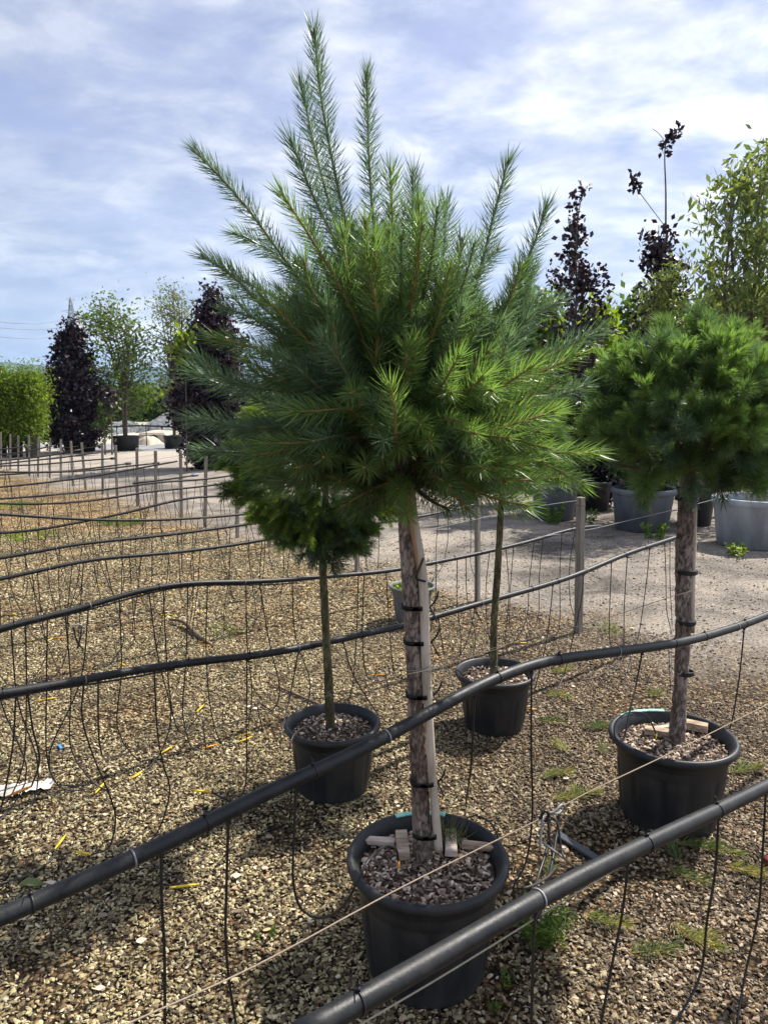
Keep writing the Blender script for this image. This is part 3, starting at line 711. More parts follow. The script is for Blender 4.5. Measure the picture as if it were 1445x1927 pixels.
# wood blocks in the front pot
from mathutils import Matrix
def block(label, px, py, z, L, Wd, T, yaw, mt, tilt=0.0, group='wood blocks laid on the soil of the pots'):
    p = at_z(px, py, z); m_ = MB(); R = Matrix.Rotation(yaw, 3, 'Z') @ Matrix.Rotation(tilt, 3, 'Y')
    box(m_, (0, 0, 0), (L, Wd, T), R, jit=.0012); o = m_.obj('wood_block', mt, None, False); o.location = p
    bv = o.modifiers.new('b', 'BEVEL'); bv.width = .0015; bv.segments = 2
    return tag(o, label, 'wood block', group)
zb = zs1+.025
block('pale wood slat at the left of the front pot soil', 708, 1582, zb-.003, .11, .024, .014, -.12, M['woodpale'])
block('upright knotty wood block left of the front trunk foot', 757, 1590, zb+.012, .10, .034, .026, 1.62, M['wood'], -.12)
block('worn wood block right of the front trunk under grass', 848, 1585, zb+.002, .11, .034, .02, 1.5, M['woodpale'])
block('flat slat at the right edge inside the front pot', 905, 1592, zb-.002, .11, .026, .014, -.18, M['wood'])
zb4 = zs4+.02
block('thick tan wood block left of the right pine trunk', 1243, 1378, zb4+.006, .12, .035, .025, -.38, M['wood'])
block('thick wood block right of the right pine trunk', 1308, 1366, zb4+.008, .09, .04, .03, -.5, M['wood'])
block('thin wood slat at the back of the right pot', 1240, 1370, zb4-.002, .10, .02, .012, .25, M['woodpale'])

# ------------------------------------------------------------------ shared shoots for the other conifers
def proto_shoot(L, dens, nl, ang, w, tone, mats, tipn=False, sub=0, tvar=.2):
    m_ = MB(); path = smooth_path([(0, 0, 0), (L*.5, L*.04, -L*.03), (L, 0, L*.08)], .015)
    needles(m_, path, dens, nl, ang, w, 0, tone, tvar, bend=.4)
    tube(m_, path, [.003, .002, .0012], 4, 1)
    for i in range(sub):
        a = path[int(len(path)*(.25+.5*i/max(1, sub)))]; s = 1 if i % 2 else -1
        e = a+np.array([L*.35, s*L*.28, L*.03*random.uniform(-1, 1.5)]); p2 = smooth_path([a, (a+e)/2+np.array([.004, 0, 0]), e], .012)
        needles(m_, p2, dens, nl, ang, w, 0, tone+.08, tvar, bend=.4); tube(m_, p2, [.002, .001], 3, 1)
    return m_.mesh('shoot', mats)
def q_from_dir(d, roll):
    d = Vector(d).normalized(); q = d.to_track_quat('X', 'Z'); from mathutils import Quaternion
    return q @ Quaternion((1, 0, 0), roll)
def scatter_shoots(root, cen, ell, protos, n, rs, inner=.55, upb=.25, zmin=-.8, filt=None, brights=None, tipspread=.12, ymax=1.0):
    cen = np.array(cen); k = 0; tries = 0
    while k < n and tries < n*20:
        tries += 1
        d = unit(rs.normal(size=3))
        if d[2] < zmin or d[1] > ymax: continue
        r = rs.uniform(inner, .86)
        ez = ell[2] if d[2] > 0 else ell[3]
        p = cen+d*np.array([ell[0], ell[1], ez])*r
        if filt and not filt(p): continue
        left_ = d[0] < -.35
        dd = unit(d*np.array([1, 1, .8])+np.array([0, 0, upb])+rs.normal(size=3)*.22)
        outer = r > .7
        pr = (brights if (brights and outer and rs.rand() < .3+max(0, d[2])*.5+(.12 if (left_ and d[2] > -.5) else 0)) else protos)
        me = pr[rs.randint(len(pr))]
        o = bpy.data.objects.new('shoot', me); COL.objects.link(o); o.parent = root
        o.location = Vector(p)-root.location; o.rotation_mode = 'QUATERNION'; o.rotation_quaternion = q_from_dir(dd, rs.uniform(0, 6.28)); s = rs.uniform(.75, 1.2); o.scale = (s, s, s)
        k += 1

# right round-headed pine
RT = Vector((P4.x+.03, P4.y+.0, zs4))
pine4 = thing('pine_tree', 'round headed dark pine at the right with flaky reddish trunk', 'pine tree', RT)
YR = P4.y+.02
m_ = MB(); tp = [at_y(1273, 1380, YR), at_y(1283, 1240, YR), at_y(1285, 1100, YR), at_y(1288, 1000, YR), at_y(1293, 930, YR), at_y(1298, 840, YR)]
tp[0].z = zs4-.01
bark_trunk(m_, tp, [.033, .0265, .029, .032, .031, .02], n=40, seg=.009, cell=.02, depth=.22, seed=9)
child(m_, 'trunk', M['barkred'], pine4)
nmat = [M['needleb'], M['twig']]; gmat = [M['needle'], M['twig']]
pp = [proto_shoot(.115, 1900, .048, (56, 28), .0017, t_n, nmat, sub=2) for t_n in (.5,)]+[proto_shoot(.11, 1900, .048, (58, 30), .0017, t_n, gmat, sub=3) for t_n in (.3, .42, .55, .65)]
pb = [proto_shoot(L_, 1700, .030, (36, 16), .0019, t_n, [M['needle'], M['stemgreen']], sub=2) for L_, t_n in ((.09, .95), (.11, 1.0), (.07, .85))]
c4 = at_y(1290, 785, YR)
rs4 = np.random.RandomState(31)
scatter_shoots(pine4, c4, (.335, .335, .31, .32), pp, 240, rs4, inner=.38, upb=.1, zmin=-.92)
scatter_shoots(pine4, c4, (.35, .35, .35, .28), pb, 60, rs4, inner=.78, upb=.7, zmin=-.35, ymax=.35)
m_ = MB()
for i in range(26):
    d = unit(rs4.normal(size=3)); d[2] = abs(d[2])*.6; a_ = np.array(at_y(1293, 860+rs4.uniform(-40, 60), YR)); e = a_+d*.26
    tube(m_, smooth_path([a_, (a_+e)/2-np.array([0, 0, .02]), e], .03), [.012, .008, .004], 6)
child(m_, 'branch', M['twig'], pine4)
for py in (1118, 1163, 1330//1):
    pass
for (px, py, R) in ((1288, 938, .037), (1287, 1075, .035), (1286, 1170, .031), (1283, 1265, .03)):
    m_ = MB(); p = at_y(px+4, py, YR); n = 26
    for lay in range(2):
        vv = []; f = []
        for k in range(n):
            a = 2*PI*k/n; dd = np.array([math.cos(a)*(R+.004), math.sin(a)*R, 0]); z_ = .004*math.sin(a)*(1 if lay else -1)
            for (rr, w_) in ((.98, -.005), (1.06, -.005), (1.06, .005), (.98, .005)): vv.append(np.array(p)+dd*rr+np.array([0, 0, z_+w_]))
        for k in range(n):
            for j in range(4): f.append((k*4+j, ((k+1) % n)*4+j, ((k+1) % n)*4+(j+1) % 4, k*4+(j+1) % 4))
        m_.add(vv, f)
    child(m_, 'tree_tie', M['tie'], pine4)
cane4 = thing('bamboo_cane', 'split grey cane standing behind the right pine trunk', 'cane', at_y(1305, 1120, YR+.01))
m_ = MB(); tube(m_, smooth_path([at_y(1301, 1190, YR), at_y(1303, 1075, YR), at_y(1306, 930, YR), at_y(1307, 890, YR)], .03), .0105, 10); child(m_, 'stem', M['bamboo'], cane4)
m_ = MB(); tube(m_, smooth_path([at_y(1298, 1060, YR-.008), at_y(1302, 940, YR-.008)], .03), .006, 8); child(m_, 'split_face', M['bambootan'], cane4)
m_ = MB(); rp = smooth_path([at_y(1303, 962, YR-.05), at_y(1312, 940, YR-.06), at_y(1322, 918, YR-.06), at_y(1330, 885, YR-.05)], .006)
vv = []; f = []
for i, p in enumerate(rp):
    a = i*.5; w_ = .005+.002*math.sin(i*.8); vv += [p+np.array([math.cos(a)*w_, math.sin(a)*w_, .001]), p-np.array([math.cos(a)*w_, math.sin(a)*w_, .001])]
    if i: f.append((2*i-2, 2*i-1, 2*i+1, 2*i))
m_.add(vv, f); rb = m_.obj('ribbon', M['purple']); sl_ = rb.modifiers.new('s', 'SOLIDIFY'); sl_.thickness = .0006
tag(rb, 'twisted purple ribbon tied on the right pine below its crown', 'ribbon')

# mossy conifer behind (pot 2)
fir = thing('conifer_tree', 'small yellow green conifer with thin mossy trunk behind the front pine', 'conifer', (P2.x, P2.y, zs2))
YF = P2.y
m_ = MB(); tp = [at_y(623, 1375, YF), at_y(617, 1260, YF), at_y(612, 1150, YF), at_y(607, 1050, YF), at_y(612, 960, YF), at_y(615, 800, YF)]; tp[0].z = zs2-.01
bark_trunk(m_, tp, [.021, .0185, .017, .0155, .013, .008], n=28, seg=.01, cell=.02, depth=.14, seed=4); child(m_, 'trunk', M['barkmoss'], fir)
fm = [M['fir'], M['twig']]
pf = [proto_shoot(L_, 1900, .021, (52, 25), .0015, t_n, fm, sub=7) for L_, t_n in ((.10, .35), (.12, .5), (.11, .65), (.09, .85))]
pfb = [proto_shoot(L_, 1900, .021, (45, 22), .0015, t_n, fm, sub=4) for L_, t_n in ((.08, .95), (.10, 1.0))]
pfp = [proto_shoot(.10, 1800, .035, (60, 35), .0018, .3, nmat, sub=2) for _ in range(2)]
rs2 = np.random.RandomState(41)
c2_ = at_y(600, 870, YF)
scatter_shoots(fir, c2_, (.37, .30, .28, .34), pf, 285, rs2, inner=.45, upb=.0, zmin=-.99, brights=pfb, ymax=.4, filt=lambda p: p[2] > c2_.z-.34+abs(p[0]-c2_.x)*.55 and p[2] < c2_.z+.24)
c2b = at_y(607, 985, YF)
scatter_shoots(fir, c2b, (.17, .14, .12, .13), pfp, 90, rs2, inner=.1, upb=.0, zmin=-.98)

# thin-trunk pine in pot 3
pine3 = thing('pine_tree', 'pine with thin bare grey trunk in the pot right of centre', 'pine tree', (P3.x, P3.y, zs3))
Y3 = P3.y
m_ = MB(); tp = [at_y(929, 1262, Y3), at_y(929, 1180, Y3), at_y(935, 1090, Y3), at_y(940, 1000, Y3), at_y(945, 900, Y3), at_y(945, 820, Y3)]; tp[0].z = zs3-.01
bark_trunk(m_, tp, [.021, .018, .018, .017, .014, .01], n=26, seg=.012, cell=.025, depth=.12, seed=14); child(m_, 'trunk', M['barkmoss'], pine3)
rs3 = np.random.RandomState(51)
scatter_shoots(pine3, at_y(940, 835, Y3), (.27, .26, .24, .26), pp, 90, rs3, inner=.3, upb=.2, zmin=-.9)

# seedlings in the small pot
sd5 = thing('seedling_clump', 'yellow green seedlings filling the small grey pot', 'seedlings', (P5.x, P5.y, zs5))
m_ = MB(); rs5 = np.random.RandomState(3)
for i in range(260):
    a = rs5.rand()*6.28; r = .13*math.sqrt(rs5.rand()); b0 = np.array([P5.x+r*math.cos(a), P5.y+r*math.sin(a), zs5+.01]); h = rs5.uniform(.02, .05)
    d = unit(np.array([rs5.normal(), rs5.normal(), 1.2])); s_ = unit(np.cross(d, rs5.normal(size=3)))*.008
    m_.add([b0, b0+d*h*.6+s_, b0+d*h, b0+d*h*.6-s_], [(0, 1, 2, 3)], 0, rs5.rand())
child(m_, 'foliage', M['limeleaf'], sd5)

# ------------------------------------------------------------------ irrigation pipes
ORD = ['first', 'second', 'third', 'fourth', 'fifth', 'sixth', 'seventh', 'eighth', 'ninth', 'tenth', 'eleventh', 'twelfth', 'thirteenth', 'fourteenth', 'fifteenth', 'sixteenth', 'seventeenth', 'eighteenth', 'nineteenth']
def drip_stake(p, d, mt, parent):
    m_ = MB(); d = Vector(d).normalized(); p = Vector(p)
    tube(m_, [p, p+d*.018, p+d*.02], .0032, 6); 
    s = Vector((-d.y, d.x, .0)).normalized()*.0035
    q = [p+d*.012-s*1.6, p+d*.012+s*1.6, p+d*.05+s*1.2, p+d*.082, p+d*.05-s*1.2]
    up = Vector((0, 0, .0025)) if abs(d.z) < .7 else Vector((0, -.0025, 0))
    v = [tuple(x+up) for x in q]+[tuple(x-up) for x in q]
    m_.add(v, [(0, 1, 2, 3, 4), (9, 8, 7, 6, 5)]+[(i, (i+5), (i+1) % 5+5, (i+1) % 5) for i in range(5)])
    return child2(m_, 'drip_stake', mt, parent)
def child2(m_, name, mt, parent):
    o = m_.obj(name, mt, None); o.parent = parent
    w = Vector(parent.location)
    pp_ = parent.parent
    while pp_ is not None: w = w+Vector(pp_.location); pp_ = pp_.parent
    o.location = -w; return o
pipes = {}
def pipe(key, label, c, px, r, ties, hoses=(), mt='pipe', cap=None, tiemat='tie', rough=0, strapped=False, seg=.05, n=14, tails=True):
    pts = [at_c(a, b, c) for a, b in px]
    P = smooth_path(pts, seg)
    # keep the tube a natural smooth curve
    for _ in range(6): P[1:-1] = (P[:-2]+2*P[1:-1]+P[2:])/4
    root = thing('irrigation_pipe', label, 'pipe', tuple(P[len(P)//2]), 'black irrigation pipes along the rows')
    m_ = MB(); tube(m_, P, r, n); child2(m_, 'tube', M[mt], root)
    if cap:
        m_ = MB(); d = unit(P[-1]-P[-3]); tube(m_, [P[-1]-d*.01, P[-1], P[-1]+d*.07, P[-1]+d*.08], [r*1.5, r*1.7, r*1.6, r*1.1], 12); child2(m_, 'end_cap', M[cap], root)
    pxs = np.array([[CX+F*p[0]/(p[1]*math.cos(PITCH)-(p[2]-HC)*math.sin(PITCH))] for p in P])[:, 0]
    def at_px(x):
        i = int(np.clip(np.searchsorted(pxs, x), 1, len(P)-1)); return P[i-1]+(P[i]-P[i-1])*((x-pxs[i-1])/(pxs[i]-pxs[i-1]+1e-9)), P[i]-P[i-1]
    for k, x in enumerate(ties):
        p, d = at_px(x); m_ = MB(); ring_tie(m_, p, d, r, tail=tails and k % 3 != 1); child2(m_, 'cable_tie', M['tiegrey' if k % 3 == 1 else tiemat], root)
    pipes[key] = (root, P, at_px, c, r)
    for h in hoses: hose(key, *h)
    return root
def hose(key, x0, pts, end=None, dirn=None, r=.0029, dark=True, drift=None):
    root, P, at_px, c, rr = pipes[key]
    p, d = at_px(x0); start = Vector(p)-Vector((0, 0, rr*.7))
    W = [start]
    for i, q in enumerate(pts):
        cc = c if len(q) == 2 else q[2]
        w = at_c(q[0], q[1], cc); W.append(w)
    m_ = MB(); path = smooth_path(W, .02); path[:, 2] = np.maximum(path[:, 2], .006)
    tube(m_, path, r, 6); tube(m_, [start+Vector((0, 0, rr*.2)), start-Vector((0, 0, .012))], r*1.9, 6)
    h = child2(m_, 'drip_hose', M['hose'], root)
    if end:
        dd = dirn if dirn is not None else path[-1]-path[-2]
        drip_stake(path[-1], dd, M[end], h)
def auto_hoses(key, x0, x1, step, rs, rr=.0024, endp=.3):
    step *= .8; rr *= 1.25
    root, P, at_px, c, r = pipes[key]
    a, _ = at_px(x0); b, _ = at_px(x1); L = np.linalg.norm(b-a); n = max(1, int(L/step))
    for i in range(n):
        x = x0+(x1-x0)*(i+rs.uniform(.1, .9))/n; p, d = at_px(x); z0 = p[2]-r*.7
        al = np.array(DR); pr = np.array(NR); lean = rs.normal()*.06; kind = rs.rand()
        P0 = np.array([p[0], p[1], z0]); pts = [P0]
        k1 = P0+al*lean*.4+pr*rs.normal()*.01; k1[2] = z0*.6; pts.append(k1)
        k2 = P0+al*(lean+rs.normal()*.02)+pr*rs.normal()*.03; k2[2] = z0*.25; pts.append(k2)
        s = rs.choice([-1, 1])
        if kind < .75:
            k3 = k2+al*s*rs.uniform(.02, .08)+pr*rs.uniform(-.05, .05); k3[2] = .03; k4 = k3+al*s*rs.uniform(.04, .12)+pr*rs.uniform(-.08, .05); k4[2] = .008; pts += [k3, k4]
        else:
            k3 = k2+al*s*.05; k3[2] = z0*.12; k4 = k3+al*s*.08; k4[2] = z0*.22; k5 = k4-pr*.05; k5[2] = .02; pts += [k3, k4, k5]
        path = smooth_path(pts, .05); m_ = MB(); tube(m_, path, rr, 5, caps=False); h = child2(m_, 'drip_hose', M['hose'], root)
        if rs.rand() < endp: drip_stake(path[-1]+np.array([0, 0, .004]), (path[-1]-path[-2])*np.array([1, 1, 0]), M['yellow' if rs.rand() < .6 else 'orange'], h)

rh = np.random.RandomState(77)
pipe('p1', 'thick black pipe crossing lowest at the bottom right in front of the pot', .72,
     [(560, 1950), (640, 1905), (760, 1838), (880, 1768), (1010, 1691), (1100, 1645), (1215, 1588), (1345, 1527), (1445, 1478), (1560, 1420)], .0168,
     [672, 1012, 1215, 1347],
     hoses=[(1006, [(1003, 1780), (1001, 1860), (998, 1990)]), (1183, [(1170, 1720), (1150, 1820), (1118, 1990)]), (1352, [(1345, 1640), (1330, 1730), (1318, 1830), (1285, 1900), (1240, 1960)]),
            (1441, [(1432, 1640), (1424, 1730), (1400, 1840), (1385, 1930)])])
pipe('p2', 'thick black pipe running diagonally in front of the tall pine trunk', 1.22,
     [(-90, 1763), (0, 1727), (120, 1675), (240, 1620), (390, 1550), (480, 1500), (600, 1448), (720, 1392), (800, 1345), (880, 1300), (960, 1264), (1030, 1243), (1130, 1230), (1270, 1211), (1325, 1198), (1400, 1175), (1445, 1157), (1560, 1115)], .0152,
     [60, 250, 388, 590, 727, 936, 1050, 1160, 1267, 1324, 1384, 1400],
     hoses=[(303, [(305, 1700), (310, 1800), (311, 1990)]), (430, [(427, 1650), (425, 1760), (432, 1850), (450, 1960)]),
            (557, [(553, 1580), (552, 1660), (568, 1712, 1.26), (605, 1728, 1.22), (650, 1700, 1.12), (690, 1625, 1.1), (720, 1595, 1.2), (744, 1596, 1.28), (750, 1620, 1.3)], 'orange', (0, 0, -1)),
            (893, [(886, 1440, 1.35), (876, 1515, 1.62)]), (1000, [(999, 1400), (1001, 1530), (990, 1620), (965, 1672), (985, 1683)], 'yellow', (1, -.1, 0)),
            (1208, [(1196, 1290), (1184, 1340, 1.08), (1172, 1392, 1.04), (1158, 1390, 1.04), (1157, 1362, 1.08), (1180, 1342, 1.15), (1215, 1345, 1.25), (1234, 1380, 1.28)], 'yellow', (0, 0, -1)),
            (1400, [(1392, 1260), (1380, 1340), (1372, 1372)])])
pipe('p3', 'black pipe passing behind the two middle pots', 2.42,
     [(-120, 1322), (0, 1307), (120, 1286), (240, 1264), (370, 1245), (480, 1234), (600, 1212), (700, 1190), (750, 1180), (830, 1157), (930, 1128), (1020, 1103), (1092, 1079), (1180, 1042), (1265, 1014), (1296, 1002)], .0142,
     [6, 160, 355, 470, 560, 680, 812, 905, 1000, 1048, 1102, 1175, 1213],
     hoses=[(30, [(25, 1400), (8, 1500), (-10, 1560)]), (52, [(62, 1370), (75, 1430), (60, 1480)], 'orange', (-.4, -.5, 0)), (158, [(155, 1350), (175, 1420), (208, 1500), (218, 1545), (205, 1595), (172, 1608)], 'yellow', (-1, .3, 0)),
            (185, [(186, 1380), (192, 1420)]), (290, [(297, 1380), (308, 1440), (320, 1490), (300, 1560), (275, 1592)]),
            (465, [(464, 1350), (463, 1470), (445, 1508), (420, 1502), (398, 1490)], 'yellow', (-1, .15, 0)),
            (562, [(548, 1300), (532, 1370, 2.2), (528, 1405, 2.15), (542, 1412, 2.12), (552, 1385, 2.15), (575, 1368, 2.25), (590, 1380, 2.28)]),
            (645, [(665, 1270), (700, 1328, 2.5), (712, 1345, 2.5)]), 
            (825, [(835, 1230), (853, 1290, 2.15)]), (893, [(905, 1170), (922, 1200, 2.3)]), (1040, [(1035, 1150), (1025, 1220), (1005, 1300)]), (1098, [(1093, 1130), (1080, 1190), (1060, 1270), (1035, 1320), (1010, 1335)], 'orange', (-1, .2, 0)),
            (1150, [(1146, 1200), (1160, 1240), (1130, 1270), (1095, 1280)]), (1180, [(1174, 1140), (1172, 1230), (1160, 1260)]), (1222, [(1215, 1100), (1200, 1200), (1180, 1265)]),
            (1250, [(1252, 1080), (1254, 1150), (1262, 1190), (1255, 1215)]), (1260, [(1260, 1100), (1264, 1180), (1262, 1290)])])
pipe('p4', 'thinner black pipe tied to the nearest wooden stake', 3.02,
     [(-120, 1215), (0, 1183), (75, 1163), (150, 1147), (230, 1120), (300, 1104), (350, 1097), (420, 1096), (500, 1094), (600, 1086), (700, 1078), (760, 1070), (800, 1062), (900, 1042), (1000, 1018), (1060, 1000), (1092, 993), (1130, 990)], .0118,
     [28, 170, 300, 340, 460, 560, 680, 820, 855, 905, 980, 1075], tiemat='tie')
auto_hoses('p4', -60, 560, .13, rh, .0024, .45); auto_hoses('p4', 650, 740, .12, rh, .0024, .45); auto_hoses('p4', 815, 1085, .15, rh, .0022, .2)
FAR = [
 ('p5', 4.4, [(-150, 1115), (0, 1092), (52, 1078), (125, 1063), (176, 1051), (224, 1048), (300, 1043), (336, 1039), (405, 1031), (459, 1023), (508, 1014), (562, 1004), (640, 994), (700, 985), (750, 978), (800, 972), (850, 960), (880, 953), (900, 948)], .0115, .16, None),
 ('p6', 5.15, [(-150, 1075), (0, 1051), (50, 1042), (89, 1035), (125, 1027), (176, 1020), (239, 1015), (300, 1009), (338, 1003), (396, 997), (450, 989), (510, 980), (600, 965), (672, 953)], .0115, .18, None),
 ('p7', 6.45, [(-150, 1006), (0, 1004), (33, 1001), (73, 997), (104, 992), (166, 980), (199, 973), (228, 967), (259, 961), (280, 953), (330, 942), (359, 936), (388, 934), (442, 933), (475, 930), (505, 926)], .0115, .2, None),
 ('p8', 5.9, [(-150, 955), (0, 968), (68, 972), (125, 976), (176, 979), (239, 980), (300, 979), (328, 977), (388, 975), (454, 969), (492, 964), (520, 958)], .0115, .2, None),
 ('p9', 7.85, [(-150, 945), (0, 947), (68, 950), (156, 945), (208, 938), (259, 928), (300, 923), (330, 921), (396, 914), (450, 906), (480, 900)], .012, .24, None),
 ('p10', 8.5, [(-150, 946), (0, 939), (73, 934), (145, 927), (208, 921), (249, 914), (300, 907), (330, 905), (371, 904), (409, 900), (440, 894)], .012, .24, 'bluecap'),
 ('p11', 9.6, [(-150, 928), (0, 917), (73, 910), (145, 901), (208, 891), (300, 874), (334, 868)], .0125, .3, None),
 ('p10b', 8.9, [(250, 910), (300, 904), (340, 899), (363, 895)], .012, .3, 'bluecap'),
 ('p12', 11.0, [(-150, 888), (0, 888), (104, 889), (166, 886), (228, 879), (291, 872)], .013, .36, 'pipe'),
 ('p12b', 11.3, [(-150, 898), (0, 895), (46, 890), (145, 886), (187, 879), (238, 873)], .013, .4, 'pipe'),
 ('p13', 12.6, [(-150, 880), (0, 877), (62, 875), (116, 871), (166, 866), (210, 863)], .0135, .45, 'pipe'),
 ('p14', 13.6, [(-150, 884), (0, 874), (52, 867), (116, 862), (156, 855), (186, 852)], .014, .55, None),
 ('p15', 14.5, [(-150, 874), (0, 867), (62, 862), (114, 854), (154, 846)], .014, .6, None),
 ('p16', 16.0, [(-150, 866), (0, 856), (52, 850), (98, 839)], .015, .8, None),
 ('p17', 17.0, [(-150, 852), (0, 846), (31, 843), (60, 839)], .015, .8, None)]
for i, (k, c, px, r, st, cap) in enumerate(FAR):
    x1 = px[-1][0]
    pipe(k, 'black pipe of the far rows, %s counted from the camera%s' % (ORD[i+4], ' with a plugged end' if cap else ''), c, px, r, [x for x in range(10+int(rh.uniform(0, 40)), int(x1), 75)] if i < 6 else [], cap=cap, seg=.12, n=10)
    auto_hoses(k, -10 if px[0][0] < 0 else px[0][0], min(x1, 560)-4, st, rh, .0023 if i < 4 else .0028, .25 if i < 5 else .0)
    if k == 'p5': auto_hoses(k, 670, 740, .2, rh, .0023, .2); auto_hoses(k, 810, 890, .2, rh, .0023, 0)
# straps: thin feeder tube running along pipes 3 and 4
for key, x0, x1, lab in (('p4', 0, 560, 'thin grey tube strapped along the pipe tied to the nearest stake'), ('p3', 0, 330, 'thin tube strapped under the pipe behind the middle pots')):
    root, P, at_px, c, r = pipes[key]; pts = []
    for x in np.linspace(x0, x1, 14): p, _ = at_px(x); pts.append(p+np.array([0, -.004, -r-.003+.004*math.sin(x*.02)]))
    m_ = MB(); tube(m_, smooth_path(pts, .05), .0035, 6); tag(m_.obj('feeder_tube', M['pipedust']), lab, 'tube')

# ------------------------------------------------------------------ stakes and wires
STK = [(1088, 1190, 1092, 937), (898, 1131, 898, 940), (672, 1075, 672, 920), (507, 1030, 505, 880), (447, 1012, 445, 866), (386, 992, 388, 858), (342, 975, 340, 850), (294, 962, 293, 848), (259, 953, 258, 843), (221, 938, 218, 838), (194, 930, 193, 833), (162, 922, 154, 833), (139, 915, 134, 830), (115, 905, 115, 827), (94, 900, 95, 825), (72, 898, 73, 823), (56, 895, 55, 820), (35, 890, 35, 820), (20, 885, 20, 817), (3, 882, 2, 814)]
TOPS = []
for i, (a, b, c, d) in enumerate(STK):
    g_ = at_z(a, b); rr = ray(c, d); tt = g_.y/rr.y; top = Vector((rr.x*tt, g_.y, HC+rr.z*tt)); 
    h = min(max(top.z, .84), .96); 
    if i == 0: h = .955
    top.z = h; TOPS.append(top.copy())
    lab = 'weathered square wooden stake, %s from the near right along the line of row ends' % ORD[i] if i < 19 else 'weathered square wooden stake, the last one at the left edge of the picture'
    root = thing('wooden_stake', lab, 'stake', tuple(g_), 'wooden stakes at the row ends')
    m_ = MB(); w = .045 if i == 0 else .036
    v = []; f = []; ax = top-g_; yaw = .69+random.uniform(-.15, .15)
    for k in range(7):
        z = -.03+(h+.03)*k/6; cpt = g_+Vector((ax.x*k/6, ax.y*k/6, 0))
        for q in range(4):
            an = yaw+PI/4+q*PI/2; rr_ = w*.707*(1+random.uniform(-.05, .05)); v.append((cpt.x+rr_*math.cos(an), cpt.y+rr_*math.sin(an), z))
    for k in range(6):
        for q in range(4): f.append((k*4+q, k*4+(q+1) % 4, (k+1)*4+(q+1) % 4, (k+1)*4+q))
    f.append((24, 25, 26, 27)); m_.add(v, f)
    o = m_.obj('post', M['stake'], None, False); o.parent = root; o.location = -Vector(g_)
    bv = o.modifiers.new('b', 'BEVEL'); bv.width = .004; bv.segments = 2
    if i < 8:
        m_ = MB(); box(m_, tuple(top-Vector((0, 0, .055))), (w*1.12, w*1.12, .006), Matrix.Rotation(yaw, 3, 'Z')); o = m_.obj('wire_loop', M['wire'], None, False); o.parent = root; o.location = -Vector(g_)
def line(label, pts, r, mt, name='wire', cat='wire', group=None, seg=.1, n=5):
    m_ = MB(); tube(m_, smooth_path(pts, seg), r, n); return tag(m_.obj(name, M[mt]), label, cat, group)
for i in range(1, 12):
    tp_ = TOPS[i]-Vector((0, 0, .055)); e = tp_-DR*(5.5 if i < 4 else 4.0)-Vector((0, 0, .28)); md_ = (tp_+e)/2-Vector((0, 0, .05))
    line('thin rusty wire running down from the %s stake along its row' % ORD[i], [tp_, md_, e], .0012 if i < 5 else .0014, 'wire', 'row_wire', 'wire', 'row wires tied to the stakes', .3, 4)
a0 = TOPS[0]-Vector((0, 0, .02)); line('thin pale wire from the nearest stake top towards the left behind the pine', [a0, at_c(1000, 955, 3.0), at_c(860, 985, 3.0), at_c(700, 1020, 3.0), at_c(500, 1060, 3.02)], .0016, 'tiegrey', 'row_wire')
line('thin pale wire from the right pine trunk to the nearest pipe clamp', [at_c(1400, 925, 2.5), at_c(1265, 960, 2.55), at_c(1180, 980, 2.9), at_c(1100, 998, 2.95), at_c(1000, 1012, 2.98)], .0020, 'tiegrey', 'row_wire')
line('long rusty wire tied round the front trunk and the right trunk', [at_c(1600, 1000, 1.38), at_c(1445, 1060, 1.38), at_c(1300, 1112, 1.29), at_c(1265, 1122, 1.29), at_c(1150, 1160, 1.34), at_c(990, 1205, 1.36), at_c(815, 1258, 1.36), at_c(770, 1268, 1.36), at_c(680, 1292, 1.38), at_c(560, 1325, 1.4), at_c(300, 1400, 1.4), at_c(-20, 1495, 1.4)], .0010, 'wire', 'row_wire')
line('loop of grey wire wound round the front trunk and cane', [at_y(767, 1262, YT-.035), at_y(790, 1262, YT-.045), at_y(812, 1252, YT-.04), at_y(822, 1262, YT-.03), at_y(806, 1264, YT-.047), at_y(790, 1258, YT-.042), at_y(768, 1252, YT-.035)], .0014, 'tiegrey', 'wire_loop', 'wire', seg=.008)
line('low brown wire from the thin pine trunk across the gravel to the left', [at_c(1300, 1120, 2.25), at_c(1120, 1170, 2.25), at_c(945, 1215, 2.28), at_c(860, 1238, 2.28), at_c(640, 1290, 2.3), at_c(625, 1300, 2.3), at_c(300, 1400, 2.3), at_c(60, 1460, 2.3)], .0009, 'wire', 'row_wire')
line('rusty wire stretched behind the left rows above the gravel', [at_c(560, 1100, 3.4), at_c(300, 1160, 3.2), at_c(0, 1205, 3.1), at_c(-80, 1215, 3.1)], .0009, 'wire', 'row_wire')
# twine of the near row and the knot of hoses on it
tw = [at_c(100, 1995, .98), at_c(240, 1927, .98), at_c(480, 1818, 1.0), at_c(740, 1678, 1.02), at_c(900, 1598, 1.02), at_c(1018, 1540, 1.0), at_c(1100, 1494, .98), at_c(1280, 1408, .96), at_c(1445, 1325, .95), at_c(1560, 1268, .95)]
line('taut beige twine crossing in front of the two nearest pots', tw, .0016, 'twine', 'twine', 'twine', None, .05, 6)
root, PP, at_px, c_, r_ = pipes['p1']
pts = []
for x, dz, dy in ((570, -.036, -.002), (690, -.036, -.002), (850, -.038, 0), (1000, -.035, 0), (1100, -.026, -.006), (1190, -.014, -.017), (1300, -.004, -.020), (1400, -.001, -.020), (1540, .0, -.020)):
    p, _ = at_px(x); pts.append(p+np.array([dy*-.65*-1, dy*.9, dz]))
line('cream twine strung along the underside of the lowest pipe', pts, .0015, 'twinepale', 'twine', 'twine', None, .04, 6)
